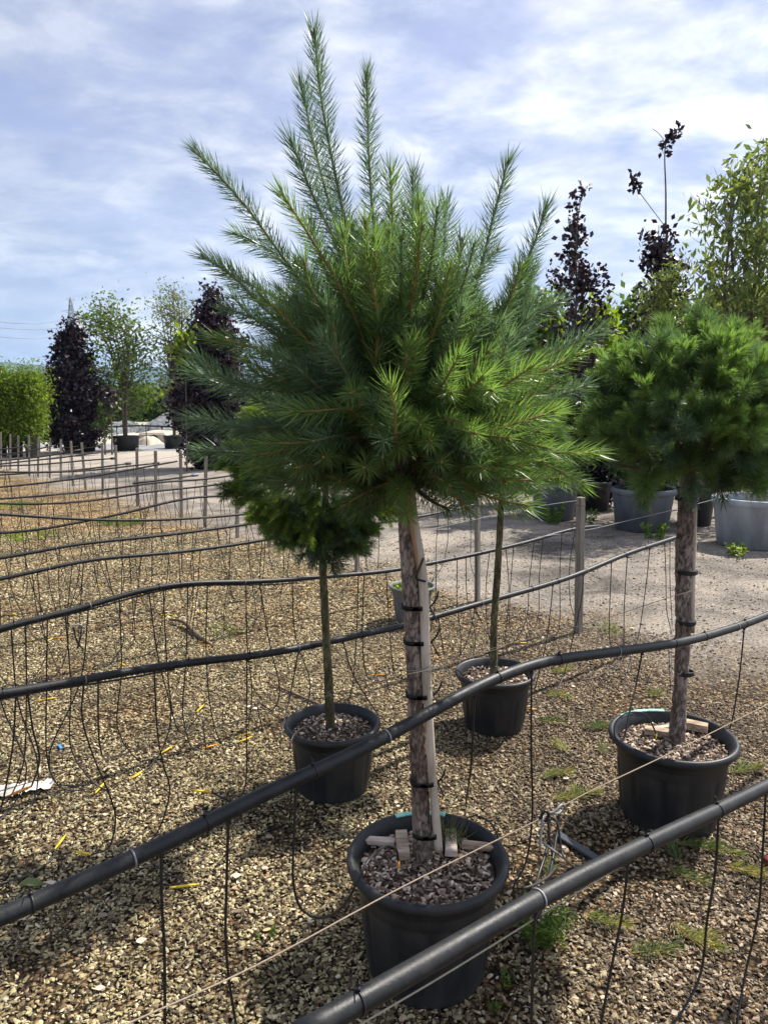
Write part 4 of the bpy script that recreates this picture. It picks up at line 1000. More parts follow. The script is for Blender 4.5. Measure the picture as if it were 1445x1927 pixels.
kn = thing('hose_bundle', 'knotted bundle of black hoses and grey ties hanging on the beige twine', 'hose bundle', tuple(at_c(1022, 1536, 1.0)))
def strand(pts, r, mt='hose', nm='hose_strand'):
    m_ = MB(); tube(m_, smooth_path([at_c(*p) for p in pts], .008), r, 6); child2(m_, nm, M[mt], kn)
strand([(1034, 1538, 1.0), (1030, 1590, .97), (1012, 1650, .93), (1002, 1690, .86), (1007, 1725, .80)], .0034)
strand([(1052, 1530, 1.0), (1046, 1575, .98), (1035, 1640, .92), (1020, 1700, .76), (1012, 1735, .70)], .0034)
strand([(1030, 1535, .99), (1034, 1580, .97), (1042, 1625, .95)], .0028)
strand([(1030, 1534, .98), (1048, 1548, .96), (1056, 1600, .94), (1066, 1620, .9), (1095, 1643, .78)], .0026, 'pipedust')
strand([(984, 1672, .80), (1005, 1665, .80), (1030, 1650, .86), (1046, 1632, .9)], .0026, 'pipedust')
strand([(1022, 1534, .98), (1018, 1560, .97), (1015, 1600, .96)], .0030, 'tiegrey', 'tie_strand')
strand([(1020, 1585, .97), (1040, 1600, .95), (1060, 1615, .94)], .0030, 'tiegrey', 'tie_strand')
strand([(1060, 1545, 1.0), (1075, 1553, 1.02), (1088, 1560, 1.04)], .0022, 'pipedust')
strand([(1028, 1530, .99), (1042, 1528, .98), (1056, 1514, .98), (1062, 1520, 1.0), (1050, 1530, 1.0), (1036, 1530, .99)], .0028, 'tiegrey', 'tie_strand')
strand([(1016, 1540, .98), (1024, 1526, .97), (1032, 1532, .97), (1026, 1545, .98), (1018, 1536, 1.0)], .004, 'hose')
# small knot on the left row
kn2 = thing('hose_bundle', 'small knot of ties hanging from a wire at the left', 'hose bundle', tuple(at_c(150, 1180, 3.0)))
kn_ = kn; kn = kn2
strand([(139, 1180, 2.9), (143, 1200, 2.9), (150, 1215, 2.9), (158, 1222, 2.9)], .003); strand([(154, 1178, 2.9), (152, 1200, 2.9), (146, 1220, 2.9)], .003); strand([(137, 1178, 2.9), (150, 1175, 2.9), (160, 1182, 2.9)], .003, 'tiegrey')
m_ = MB(); p = at_z(1084, 1592, .012); box(m_, (0, 0, 0), (.20, .034, .012), Matrix.Rotation(-.98, 3, 'Z')); o = m_.obj('flat_bar', M['plastic'], None, False); o.location = p; bv = o.modifiers.new('b', 'BEVEL'); bv.width = .003
tag(o, 'flat dark plastic bar lying on gravel beside the hose bundle', 'bar')

# teal labels stuck on rims
for (P_, H_, R_, a0_, a1_, lab) in ((P1, .345, .225, 1.25, 2.0, 'torn teal sticker on the back rim of the front pot'), (P4, .335, .235, 1.35, 2.3, 'torn teal sticker on the back rim of the right pot')):
    m_ = MB(); vv = []; f = []; n = 24
    for k in range(n+1):
        a = a0_+(a1_-a0_)*k/n; j = random.uniform(-.0015, .002)
        for rr, z in ((R_-.0215-j, H_-.003), (R_-.0185-j*2, H_+.0012), (R_-.012, H_+.0028), (R_-.007+j*2, H_+.0018)): vv.append((P_.x+rr*math.cos(a), P_.y+rr*math.sin(a), z))
    for k in range(n):
        for j in range(3): f.append((k*4+j, k*4+j+1, k*4+j+5, k*4+j+4))
    m_.add(vv, f); o = m_.obj('sticker', M['teal']); md_ = o.modifiers.new('s', 'SOLIDIFY'); md_.thickness = .0008; tag(o, lab, 'sticker')

# ------------------------------------------------------------------ small things on the ground
def clipping(i, px, py, L, yaw, tone, lab, mt='clip'):
    p = at_z(px, py, .012); m_ = MB(); d = np.array([math.cos(yaw), math.sin(yaw), 0])
    rs = np.random.RandomState(i+100); side_ = np.array([-d[1], d[0], 0])
    path = smooth_path([(-d*L*.5), side_*.01*rs.normal(), (d*L*.5)+np.array([0, 0, .01])], .01)
    needles(m_, path, 900, .055, (50, 20), .0021, 0, min(1, tone+.05), .4, bend=.4, rs=rs)
    if L > .13: needles(m_, smooth_path([side_*0, d*L*.2+side_*L*.3], .01), 800, .045, (48, 18), .0022, 0, tone, .3, rs=rs)
    tube(m_, path, [.003, .0018], 5, 1)
    m_.v = [np.concatenate([v[:, :2], np.abs(v[:, 2:])*.95+.002], 1) for v in m_.v]
    o = m_.obj('pine_clipping', [M[mt], M['stem']]); o.location = p; tag(o, lab, 'clipping', 'fallen pine clippings')
CL = [(1052, 1262, .12, .2, .8, 'fallen yellowish pine sprig nearest the pot right of centre'), (1045, 1312, .12, -.2, .7, 'limp pine sprig on gravel just right of the middle right pot'),
      (1030, 1360, .11, .1, .35, 'dark pine sprig below the middle right pot'), (1118, 1368, .14, .0, .35, 'long dark sprig left of the right pot rim'), (1056, 1408, .09, 1.9, .8, 'yellow sprig standing out on gravel left of the right pot'),
      (1131, 1414, .06, 1.2, .5, 'tiny tuft touching the left side of the right pot'), (1046, 1462, .12, .3, .75, 'bleached sprig above the hose bundle'), (1080, 1500, .20, .25, .75, 'broad green sprig right behind the hose bundle'),
      (1135, 1732, .12, -.5, .7, 'green sprig with pale end between two hanging hoses at the bottom'), (1222, 1792, .13, .1, .45, 'dark sprig on gravel at the lower right'),
      (1268, 1602, .13, 1.4, .35, 'dark green sprig under the lowest pipe below the right pot'), (1292, 1648, .12, -.8, .3, 'blue green tuft below the right pot'), (1330, 1600, .20, -.35, .45, 'long green sprig fanning out below the right pot'),
      (1400, 1640, .12, -.5, .95, 'yellowed sprig at the right edge of the frame'), (1398, 1450, .16, .3, .6, 'sprig leaning on the right side of the right pot'), (1232, 1222, .12, .2, .8, 'yellow green tuft behind the right pine trunk'),
      (1226, 1306, .10, .1, .55, 'small green tuft behind the right pot'), (1305, 1762, .14, -.9, .8, 'pale sprig lying at the bottom right corner')]
for i, q in enumerate(CL): clipping(i, *q)
clipping(60, 1030, 1640, .07, 1.0, .3, 'little green tuft under the hose bundle')

def weed(i, px, py, h, n, lab, sp=.05, mt='weed', lw=.006, ll=.03, name='weed'):
    p = at_z(px, py, 0); m_ = MB(); rs = np.random.RandomState(200+i)
    for k in range(n):
        a = rs.rand()*6.28; r = sp*math.sqrt(rs.rand()); b0 = np.array([r*math.cos(a), r*math.sin(a), 0]); lean = np.array([math.cos(a), math.sin(a), 0])*r*1.2
        top = b0+lean*rs.uniform(.3, 1)+np.array([0, 0, h*rs.uniform(.6, 1)]); path = smooth_path([b0, (b0+top)/2+rs.normal(size=3)*.004, top], .01); tube(m_, path, .0009, 3, 0, .3, False)
        for q in path[1::1]:
            for s in range(2):
                d = unit(np.array([rs.normal(), rs.normal(), rs.uniform(.2, 1.0)])); sd_ = unit(np.cross(d, rs.normal(size=3)))*lw/2; L_ = ll*rs.uniform(.6, 1.1)
                m_.add([q, q+d*L_*.5+sd_, q+d*L_, q+d*L_*.5-sd_], [(0, 1, 2, 3)], 0, rs.rand())
    o = m_.obj(name, M[mt]); o.location = p; return tag(o, lab, 'weed', 'weeds growing in the gravel')
weed(0, 1020, 1775, .13, 34, 'leafy green weed under the lowest pipe beside the front pot', .055)
weed(1, 500, 1768, .025, 6, 'tiny bright weed in the gravel left of the front pot', .02, ll=.014)
weed(2, 950, 1862, .05, 5, 'small weed with a few leaves right of the front pot foot', .015, ll=.014)
weed(3, 932, 1900, .025, 5, 'tiny weed at the very foot of the front pot', .012, ll=.014)
weed(4, 1042, 985, .28, 8, 'upright weed in front of the blue grey tub', .10, ll=.06, lw=.02)
weed(5, 1107, 985, .20, 5, 'small weed right of the nearest stake top', .06, ll=.05, lw=.02)
weed(6, 1232, 1015, .18, 8, 'weed at the foot of the middle grey tub', .10, ll=.06, lw=.025)
weed(7, 1388, 1048, .14, 7, 'yellow green weed at the foot of the pale grey tub', .08, ll=.06, lw=.02, mt='limeleaf')
weed(8, 418, 1190, .02, 40, 'moss green patch near the dead branch', .10, ll=.012)
weed(9, 230, 985, .06, 60, 'grassy green patch between the left rows', .22, ll=.04)
weed(10, 55, 1010, .05, 40, 'low green weeds between rows at the far left', .25, ll=.04, mt='limeleaf')
weed(11, 560, 1025, .05, 30, 'low weeds under the conifer crown behind', .2, ll=.04)
weed(12, 20, 955, .06, 50, 'bright grassy tuft at the left edge among the rows', .25, ll=.05, mt='limeleaf')
weed(13, 1150, 1190, .04, 20, 'sparse dry weed right of the nearest stake foot', .08, ll=.03, mt='grass')
# grass in front pot
m_ = MB(); rs = np.random.RandomState(9); gb = at_z(843, 1590, zs1+.01)
for k in range(170):
    b0 = np.array([rs.normal()*.018, rs.normal()*.016, 0]); top = b0+np.array([rs.normal()*.022, rs.normal()*.02, rs.uniform(.03, .085)]); path = smooth_path([b0, (b0+top)/2+rs.normal(size=3)*.003, top], .012); tube(m_, path, [.0008, .0004], 3, 0, rs.rand(), False)
o = m_.obj('grass_tuft', M['grass']); o.location = gb; tag(o, 'wiry horsetail grass growing beside the front trunk', 'grass')
# second dripper in the front pot
m_ = MB(); pth = smooth_path([at_c(938, 1580, 1.30), at_c(925, 1550, 1.36), at_c(895, 1535, 1.46), at_c(872, 1545, 1.48), at_c(868, 1560, 1.48)], .01)
hz_ = thing('drip_hose', 'arched hose with orange dripper at the back of the front pot', 'hose', tuple(pth[-1])); tube(m_, pth, .0026, 6); hh_ = child2(m_, 'tube', M['hose'], hz_); drip_stake(pth[-1], (0, 0, -1), M['orange'], hh_)

def loose_dripper(i, px, py, yaw, lab, mt='yellow', tail=None):
    p = at_z(px, py, .012); root = thing('dripper', lab, 'dripper', tuple(p), 'loose drip stakes lying on the gravel')
    m_ = MB(); d = Vector((math.cos(yaw), math.sin(yaw), 0)); 
    m2 = MB(); q = Vector((0, 0, 0)); tube(m2, [q-d*.01, q+d*.012], .0036, 6); s = Vector((-d.y, d.x, 0))*.0038; up = Vector((0, 0, .0025))
    qq = [q+d*.01-s*1.3, q+d*.01+s*1.3, q+d*.055+s, q+d*.085, q+d*.055-s]; v = [tuple(x+up) for x in qq]+[tuple(x-up) for x in qq]
    m2.add(v, [(0, 1, 2, 3, 4), (9, 8, 7, 6, 5)]+[(i_, i_+5, (i_+1) % 5+5, (i_+1) % 5) for i_ in range(5)])
    o = m2.obj('drip_stake', M[mt], None); o.parent = root
    if tail:
        m3 = MB(); pts = [Vector((0, 0, 0))-d*.01]+[at_z(a, b, .01)-p for a, b in tail]; tube(m3, smooth_path(pts, .02), .0028, 6); o = m3.obj('hose', M['pipedust'], None); o.parent = root
loose_dripper(0, 106, 1595, 1.55, 'yellow dripper standing up at the end of a grey hose at left', 'yellow', [(100, 1615), (60, 1645), (0, 1665)])
loose_dripper(1, 325, 1670, .2, 'large yellow dripper with black hose left of the lower middle', 'yellow', [(345, 1657), (315, 1645), (290, 1625)])
loose_dripper(2, 182, 1490, 1.5, 'lone yellow dripper on gravel between two hanging hoses')
loose_dripper(3, 450, 1385, .7, 'yellow dripper above the diagonal pipe at left centre')
loose_dripper(4, 75, 1318, .5, 'yellow dripper just under the third pipe at far left')
loose_dripper(5, 372, 1338, 1.4, 'yellow dripper on a curved white hose at left', 'yellow', [(350, 1345), (325, 1360), (310, 1378)])
loose_dripper(6, 570, 1145, 2.5, 'yellow dripper left of the mossy trunk', 'orange')
loose_dripper(7, 672, 1110, 2.6, 'orange dripper between the mossy trunk and the front trunk', 'orange')
loose_dripper(8, 700, 1270, .1, 'faded orange dripper right of the mossy trunk', 'orange')
loose_dripper(9, 400, 1215, 3.0, 'orange dripper beside the dead branch', 'orange')
# leaf, rag, tag, dead branch, red lid, twigs
m_ = MB(); vv = []; f = []
for i in range(9):
    for j in range(5):
        u_ = i/8; w_ = .022*math.sin(PI*min(1, u_*1.02+.01))**.8; vv.append(((u_-.5)*.075, (j-2)/2*w_, .004+.008*abs((j-2)/2)**2+.006*math.sin(u_*5)))
for i in range(8):
    for j in range(4): f.append((i*5+j, (i+1)*5+j, (i+1)*5+j+1, i*5+j+1))
m_.add(vv, f, 0, .9); o = m_.obj('fallen_leaf', M['paleleaf']); o.location = at_z(60, 1667, .01); o.rotation_euler = (0, 0, .2); tag(o, 'pale green leaf lying on the gravel at lower left', 'leaf')
m_ = MB(); vv = []; f = []
for i in range(22):
    for j in range(10):
        x = (i/21-.5)*.26; y = (j/9-.5)*.10*(1-.5*abs(i/21-.5)*2); vv.append((x+.01*mnoise.noise(Vector((i, j, 0))*.5), y, .012+.018*abs(mnoise.noise(Vector((i*.45, j*.6, 4))))*2))
for i in range(21):
    for j in range(9): f.append((i*10+j, (i+1)*10+j, (i+1)*10+j+1, i*10+j+1))
m_.add(vv, f); o = m_.obj('plastic_rag', M['white']); o.location = at_z(38, 1492, .004); o.rotation_euler = (0, 0, .35); tag(o, 'crumpled white plastic rag on the gravel at the left edge', 'rag')
m_ = MB(); box(m_, (0, 0, 0), (.05, .012, .004), Matrix.Rotation(2.2, 3, 'Z')); o = m_.obj('plant_tag', M['blue'], None, False); o.location = at_z(114, 1405, .012); tag(o, 'small blue plastic tag on the gravel at left', 'tag')
m_ = MB(); tube(m_, smooth_path([at_z(320, 1166, .02), at_z(345, 1170, .04), at_z(372, 1195, .02), at_z(402, 1216, .015)], .03), [.008, .016, .018, .006], 7); tag(m_.obj('dead_branch', M['twig']), 'dead curved branch lying between the left rows', 'branch')
m_ = MB(); tube(m_, smooth_path([at_z(520, 1290, .012), at_z(560, 1308, .015), at_z(600, 1325, .012)], .03), [.004, .007, .006], 6); tag(m_.obj('dead_branch', M['twig']), 'dark twig touching the rim of the mossy conifer pot', 'branch')
m_ = MB(); lathe(m_, [(.0, .02), (.018, .02), (.021, .016), (.021, .0)], (0, 0, 0), 20); o = m_.obj('bottle_lid', M['red']); o.location = at_z(1448, 1625, .005); tag(o, 'dark red lid on the gravel at the right edge', 'lid')
m_ = MB(); rs = np.random.RandomState(77)
for i in range(900):
    y = rs.uniform(.9, 4.2); x = rs.uniform(-1, 1)*(.55*y+.3)
    if rs.rand() > (.9 if x > 0 else .35): continue
    a = rs.rand()*6.28; L_ = rs.uniform(.02, .07); d = np.array([math.cos(a), math.sin(a), rs.uniform(-.05, .12)])*L_; p = np.array([x, y, .012]); tube(m_, [p-d/2, p+d/2], .0007 if L_ < .05 else .0011, 3, 0, rs.rand(), False)
tag(m_.obj('needle_litter', M['dryneedle']), 'dry fallen needles and twigs scattered over the gravel', None, None, 'stuff')
m_ = MB()
for i in range(160):   # flakes, chips and shells lying on top
    y = rs.uniform(1.0, 5.5); x = rs.uniform(-1, 1)*(.55*y+.3); s = rs.uniform(.008, .02); a = rs.rand()*6.28
    v = [(x+s*math.cos(a+k*1.256)*rs.uniform(.5, 1.2), y+s*math.sin(a+k*1.256)*rs.uniform(.4, 1), .012+rs.uniform(0, .006)) for k in range(5)]; m_.add(v+[(x, y, .006)], [(0, 1, 2, 3, 4), (1, 0, 5), (2, 1, 5), (3, 2, 5), (4, 3, 5), (0, 4, 5)], 0, rs.rand())
tag(m_.obj('bark_litter', M['mulch'], None, False), 'bark flakes strewn over the gravel', None, None, 'stuff')

# ------------------------------------------------------------------ background trees
def leafy(label, rows, Y, nbr, lpb, ls, mt, trunk_px, trunk_r=.04, stems=1, aspect=.5, seed=1, name='tree', cat='tree', up=.35, jit=.12, group=None, tone0=.5, droop=0.0, dfac=.9, lobed=False, barkm='bark_bg', inner=.15, hang=False):
    rs = np.random.RandomState(seed); ys = np.array([r[0] for r in rows], float); xl = np.array([r[1] for r in rows], float); xr = np.array([r[2] for r in rows], float)
    tb = at_z(trunk_px[0], trunk_px[1]); tb = at_y(trunk_px[0], trunk_px[1], Y); tb.z = 0
    root = thing(name, label, cat, tuple(tb), group)
    wood = MB(); lf = MB()
    zt = at_y((xl[0]+xr[0])/2, ys[0], Y).z; 
    topx = (xl[0]+xr[0])/2
    axes = []
    for s in range(stems):
        off = (s-(stems-1)/2)/max(1, stems)*.7 if stems > 1 else 0
        k = 5; pts = [tb]
        for i in range(1, k+1):
            f = i/k; py = trunk_px[2]+(ys[0]-trunk_px[2])*(f if stems == 1 else f*rs.uniform(.85, 1)); xm = np.interp(py, ys, (xl+xr)/2); hw = np.interp(py, ys, (xr-xl)/2)
            x = trunk_px[0]+(xm-trunk_px[0])*min(1, f*1.2)+off*hw*1.6*f; p = at_y(x, py, Y); p.y += rs.normal()*.1*f if stems == 1 else off*.8*f*rs.choice([-1, 1]); pts.append(p)
        P = smooth_path(pts, .15); tube(wood, P, [trunk_r, trunk_r*.7, trunk_r*.4, trunk_r*.12], 7); axes.append(P)
    wts = np.interp(np.linspace(ys[0], ys[-1], 200), ys, xr-xl)**1.0+14; wts /= wts.sum(); ysamp = np.linspace(ys[0], ys[-1], 200)
    V_, T_ = [], []
    for b in range(nbr):
        py = rs.choice(ysamp, p=wts); hw = np.interp(py, ys, (xr-xl)/2); xm = np.interp(py, ys, (xl+xr)/2)
        a = rs.rand()*6.28; rr = math.sqrt(rs.uniform(.15, 1)) if rs.rand() < .8 else rs.uniform(1.0, 1.12); tip = at_y(xm+hw*rr*math.cos(a), py, Y); 
        scale = Y*1.0/F; tip.y += hw*scale*rr*math.sin(a)*dfac
        Pax = axes[rs.randint(len(axes))]; zb = tip.z-up*(abs(tip.x-at_y(xm, py, Y).x)+.15)-rs.uniform(0, .2); i = int(np.argmin(np.abs(Pax[:, 2]-max(zb, Pax[0, 2]+.1)))); b0 = Pax[i]
        tipn = np.array(tip); mid = (b0+tipn)/2+rs.normal(size=3)*.05+np.array([0, 0, .05])
        P = smooth_path([b0, mid, tipn], .12); tube(wood, P, [.010*Y/14, .006*Y/14, .003*Y/14], 4, 0, .5, False)
        n = int(lpb*rs.uniform(.6, 1.3)); tt = rs.uniform(inner, 1.03, n)**.7; idx = np.clip((tt*(len(P)-1)), 0, len(P)-1.001); i0 = idx.astype(int); fr = (idx-i0)[:, None]
        i1 = np.minimum(i0+1, len(P)-1); pos = P[i0]*(1-fr)+P[i1]*fr+rs.normal(size=(n, 3))*jit
        d = rs.normal(size=(n, 3)); 
        if hang: d = d*.7; d[:, 2] -= .7
        d = unit(d); sv = unit(np.cross(d, rs.normal(size=(n, 3)))); L_ = ls*rs.uniform(.6, 1.2, n)[:, None]; w = L_*aspect*.5
        if lobed:
            nrm = np.cross(d, sv); quad = np.stack([pos-d*L_*.1, pos+sv*w*1.3+d*L_*.15, pos+sv*w*.5+d*L_*.4, pos+d*L_*.95, pos-sv*w*.5+d*L_*.4, pos-sv*w*1.3+d*L_*.15], 1)
        else: quad = np.stack([pos, pos+sv*w+d*L_*.45, pos+d*L_, pos-sv*w+d*L_*.45], 1)
        V_.append(quad); T_.append(np.clip(tone0+rs.normal(size=n)*.22, 0, 1))
    Q_ = np.concatenate(V_); k = Q_.shape[1]; n = len(Q_); lf.add(Q_.reshape(-1, 3), (np.arange(n)[:, None]*k+np.arange(k)[None, :]).tolist(), 0, np.repeat(np.concatenate(T_), k))
    child(wood, 'trunk', M[barkm], root); child(lf, 'crown', M[mt], root, False)
    return root
# left side, far
leafy('broad dark purple leaved tree at the far left', [(610, 136, 146), (645, 112, 158), (690, 92, 176), (735, 72, 196), (785, 60, 208), (825, 78, 198)], 23.5, 165, 72, .135, 'purpleleaf', (135, 848, 820), .07, 1, .8, 3, 'maple_tree', lobed=True, jit=.16, group='purple trees of the nursery', dfac=.8, tone0=.35)
leafy('multi stemmed green tree in a tub left of the purple maples', [(558, 172, 222), (590, 152, 262), (640, 140, 300), (690, 150, 305), (735, 175, 290), (775, 205, 265)], 24.5, 150, 27, .14, 'greenleaf', (236, 822, 790), .06, 9, .5, 5, 'tree', jit=.2, group=None, tone0=.72)
leafy('thin pale leaved tree in a tub behind the left maple', [(530, 300, 335), (570, 275, 375), (640, 265, 385), (700, 285, 380), (750, 300, 365)], 25.5, 140, 28, .12, 'paleleaf', (328, 822, 780), .05, 6, .45, 6, 'tree', jit=.2, tone0=.7)
leafy('tall dark purple maple overlapped by the left side of the front pine', [(548, 395, 402), (590, 385, 430), (620, 350, 455), (680, 330, 470), (740, 312, 470), (800, 315, 460), (850, 345, 450), (872, 365, 440)], 17.8, 210, 105, .115, 'purpleleaf', (400, 905, 880), .07, 1, .8, 8, 'maple_tree', lobed=True, jit=.14, group='purple trees of the nursery', dfac=.8)
leafy('small yellow green maple shoot in front of the left purple maple', [(622, 335, 360), (645, 325, 375), (665, 335, 362), (690, 330, 352)], 17.0, 13, 20, .14, 'limeleaf', (352, 880, 700), .02, 1, .8, 9, 'tree', lobed=True, jit=.1)
for i, (x0, x1, yt, lab) in enumerate(((-34, 18, 694, 'yellow green shrub at the extreme left edge'), (5, 50, 708, 'yellow green shrub second from the left edge'), (34, 78, 698, 'yellow green shrub touching the far left purple maple'))):
    leafy(lab, [(yt, x0+12, x1-12), (yt+20, x0+2, x1-2), (yt+55, x0, x1), (yt+95, x0+2, x1-2), (yt+116, x0+8, x1-8)], 21.5, 120, 75, .13, 'limeleaf', ((x0+x1)/2, 842, 800), .03, 3, .25, 20+i, 'shrub', 'shrub', jit=.19, group='yellow green shrubs in pots', tone0=.42)
for i, (x, yt, yb, lab) in enumerate(((197, 770, 842, 'slim leafless sapling left of the green tub tree'), (210, 735, 846, 'thin dark sapling with sparse leaves left of the green tub tree'))):
    leafy(lab, [(yt, x-8, x+8), (yt+30, x-14, x+12), (yt+60, x-6, x+6)], 22.5, 10, 14, .16, 'purpleleaf' if i else 'greenleaf', (x+1, yb, yb-30), .03, 1, .7, 33+i, 'sapling', 'sapling', jit=.1)
# right side
leafy('purple leaved tree right behind the front pine with one dry tip leaf', [(355, 1094, 1100), (380, 1060, 1100), (400, 1068, 1100), (440, 1072, 1098), (480, 1040, 1100), (500, 1020, 1140), (540, 1025, 1150), (600, 1030, 1150), (660, 1010, 1130), (760, 1000, 1120)], 12.2, 135, 17, .105, 'purpleleaf', (1075, 960, 860), .05, 1, .75, 12, 'maple_tree', lobed=False, jit=.06, group='purple trees of the nursery', dfac=.8, up=1.0)
leafy('taller purple leaved tree with a bare whip leader', [(420, 1215, 1275), (455, 1200, 1282), (500, 1190, 1290), (540, 1188, 1290), (600, 1180, 1300), (680, 1185, 1300)], 12.0, 110, 19, .105, 'purpleleaf', (1243, 960, 860), .05, 1, .75, 13, 'maple_tree', jit=.06, group='purple trees of the nursery', dfac=.8, up=1.0)
m_ = MB(); rs = np.random.RandomState(4); whip = [at_y(1252, 440, 12), at_y(1252, 360, 12), at_y(1250, 300, 12), at_y(1252, 272, 12), at_y(1262, 256, 12), at_y(1276, 240, 12)]
wr = thing('maple_whip', 'bare whip shoot topped with a few purple leaves against the sky', 'branch', tuple(whip[0]))
tube(m_, smooth_path(whip, .05), [.016, .012, .006], 6); tube(m_, smooth_path([at_y(1248, 262, 12), at_y(1238, 250, 12), at_y(1228, 243, 12)], .05), .005, 5); tube(m_, smooth_path([at_y(1250, 425, 12), at_y(1222, 388, 12), at_y(1198, 355, 12), at_y(1190, 335, 12)], .05), .006, 5)
child(m_, 'stem', M['bark_bg'], wr); m_ = MB()
for (px, py, n) in ((1252, 272, 26), (1262, 258, 26), (1274, 246, 22), (1194, 342, 30), (1200, 352, 18), (1072, 372, 0), (1250, 288, 10)):
    for k in range(n):
        p = np.array(at_y(px+rs.normal()*4, py+rs.normal()*6, 12)); d = unit(rs.normal(size=3)); s_ = unit(np.cross(d, rs.normal(size=3)))*.03; m_.add([p, p+d*.045+s_, p+d*.095, p+d*.045-s_], [(0, 1, 2, 3)], 0, rs.rand()*.7)
child(m_, 'leaves', M['purpleleaf'], wr, False)
leafy('tall light green willow leaved tree at the right edge', [(262, 1405, 1450), (285, 1370, 1490), (320, 1330, 1520), (370, 1292, 1540), (450, 1275, 1550), (550, 1285, 1550), (620, 1295, 1540), (690, 1320, 1530)], 10.5, 230, 20, .15, 'willow', (1385, 960, 860), .05, 6, .36, 14, 'tree', jit=.10, hang=True, tone0=.75, up=.9)
leafy('slender green branch tree crossing the taller purple tree', [(500, 1250, 1275), (530, 1235, 1290), (560, 1180, 1300), (600, 1200, 1300), (640, 1220, 1300)], 11.0, 36, 28, .12, 'willow', (1290, 960, 860), .03, 2, .28, 15, 'tree', jit=.08, hang=True, tone0=.6)
hd = [(985, 560, 1050, 16), (1080, 575, 1130, 15), (1150, 570, 1205, 16), (1225, 575, 1290, 15), (1310, 560, 1370, 16), (1390, 550, 1460, 15)]
for i, (x0, yt, x1, Y) in enumerate(hd):
    leafy('yellow green bushy tree in the back row, %s from the left' % ORD[i], [(yt, x0+8, x1-8), (yt+40, x0-12, x1+12), (yt+120, x0-20, x1+20), (yt+220, x0-15, x1+15), (yt+300, x0-10, x1+10)], Y, 110, 62, .17, 'limeleaf' if i % 2 else 'greenleaf', ((x0+x1)/2, 900, 860), .05, 2, .6, 60+i, 'tree', 'tree', jit=.16, group='yellow green trees of the back row', tone0=.5 if i % 2 else .75)
# darker shrubs standing in the tubs on the right
for i, (x0, x1, yt, Y, lab) in enumerate(((985, 1090, 720, 10.4, 'dark dense shrub in the blue grey tub'), (1130, 1280, 700, 9.6, 'dark dense shrub in the middle grey tub behind the right pine'), (1080, 1160, 740, 11.2, 'dark shrub between the two left tubs'))):
    leafy(lab, [(yt, x0+20, x1-20), (yt+60, x0, x1), (yt+150, x0, x1), (yt+200, x0+8, x1-8)], Y, 130, 60, .10, 'purpleleaf' if i == 2 else 'greenleaf', ((x0+x1)/2, 930, 900), .04, 3, .5, 80+i, 'shrub', 'shrub', jit=.1, tone0=.25, group='dark shrubs in tubs')

# tubs
def tub(label, px0, px1, pyt, pyb, Y, mt, taper=.82, n=40, group='tubs of the background trees'):
    a = at_y(px0, pyt, Y); b = at_y(px1, pyt, Y); c = (a+b)/2; R = (b.x-a.x)/2; H = a.z
    root = thing('planter_tub', label, 'tub', (c.x, Y, 0), group); m_ = MB()
    lathe(m_, [(R*taper*.9, .0), (R*taper, .01), (R*(taper+(1-taper)*.85)*.98, H-.08), (R*.965, H-.075)], n=n, rf=lambda a_, z: 1+.012*(1 if math.sin(a_*9) > 0 else 0)*(1 if .05 < z < H-.1 else 0)); m_.obj('body', M[mt], None).parent = root
    m_ = MB(); lathe(m_, [(R*.965, H-.075), (R, H-.07), (R*1.01, H-.01), (R*.99, H), (R*.93, H), (R*.92, H-.12)], n=n); m_.obj('rim', M[mt], None).parent = root
    m_ = MB(); lathe(m_, [(.001, H-.07), (R*.93, H-.09)], n=n); m_.obj('soil', M['soil'], None).parent = root
tub('blue grey tub behind the nearest stake', 1000, 1088, 908, 985, 10.1, 'tubblue')
tub('blue grey tub left of the right pine trunk', 1152, 1268, 918, 1005, 9.25, 'tubblue')
tub('pale grey tub at the right edge', 1345, 1500, 935, 1040, 8.2, 'tubgrey')
tub('shaded tub partly hidden under the front pine', 860, 905, 925, 960, 11.5, 'tubblue')
tub('dark tub between the two blue grey tubs', 1092, 1150, 905, 960, 10.9, 'pot')
tub('dark tub behind the right pine trunk', 1275, 1345, 915, 985, 9.6, 'pot')
tub('dark tub under the multi stemmed green tree', 212, 262, 820, 850, 24.5, 'pot', .88)
tub('dark tub under the thin pale tree', 308, 348, 819, 850, 25.5, 'pot', .88)
tub('dark tub under the tall left maple', 378, 425, 862, 905, 17.8, 'pot')
tub('dark tub right of the tall left maple tub', 425, 470, 862, 900, 18.3, 'pot')
tub('dark tub under the far left purple maple', 118, 158, 815, 845, 23.5, 'pot')
tub('dark tub right of the far left maple tub', 150, 180, 815, 842, 24, 'pot')
for i, (a, b) in enumerate(((-20, 12), (12, 42), (45, 75))):
    tub('dark pot under the yellow green shrubs, %s from the left edge' % ORD[i], a, b, 810, 842, 21.5, 'tie')
for i, (px, top, lean) in enumerate(((1405, 868, -.02), (1425, 855, .0), (1438, 862, .03))):
    m_ = MB(); b0 = at_y(px, 950, 8.2); b0.z = .5; t0 = at_y(px+lean*200, top, 8.2); tube(m_, [b0, t0], .022 if i != 1 else .03, 4); tag(m_.obj('support_lath', M['stake'], None, False), ('thin lath left in the pale grey tub', 'widest lath in the pale grey tub', 'leaning lath right in the pale grey tub')[i], 'lath')
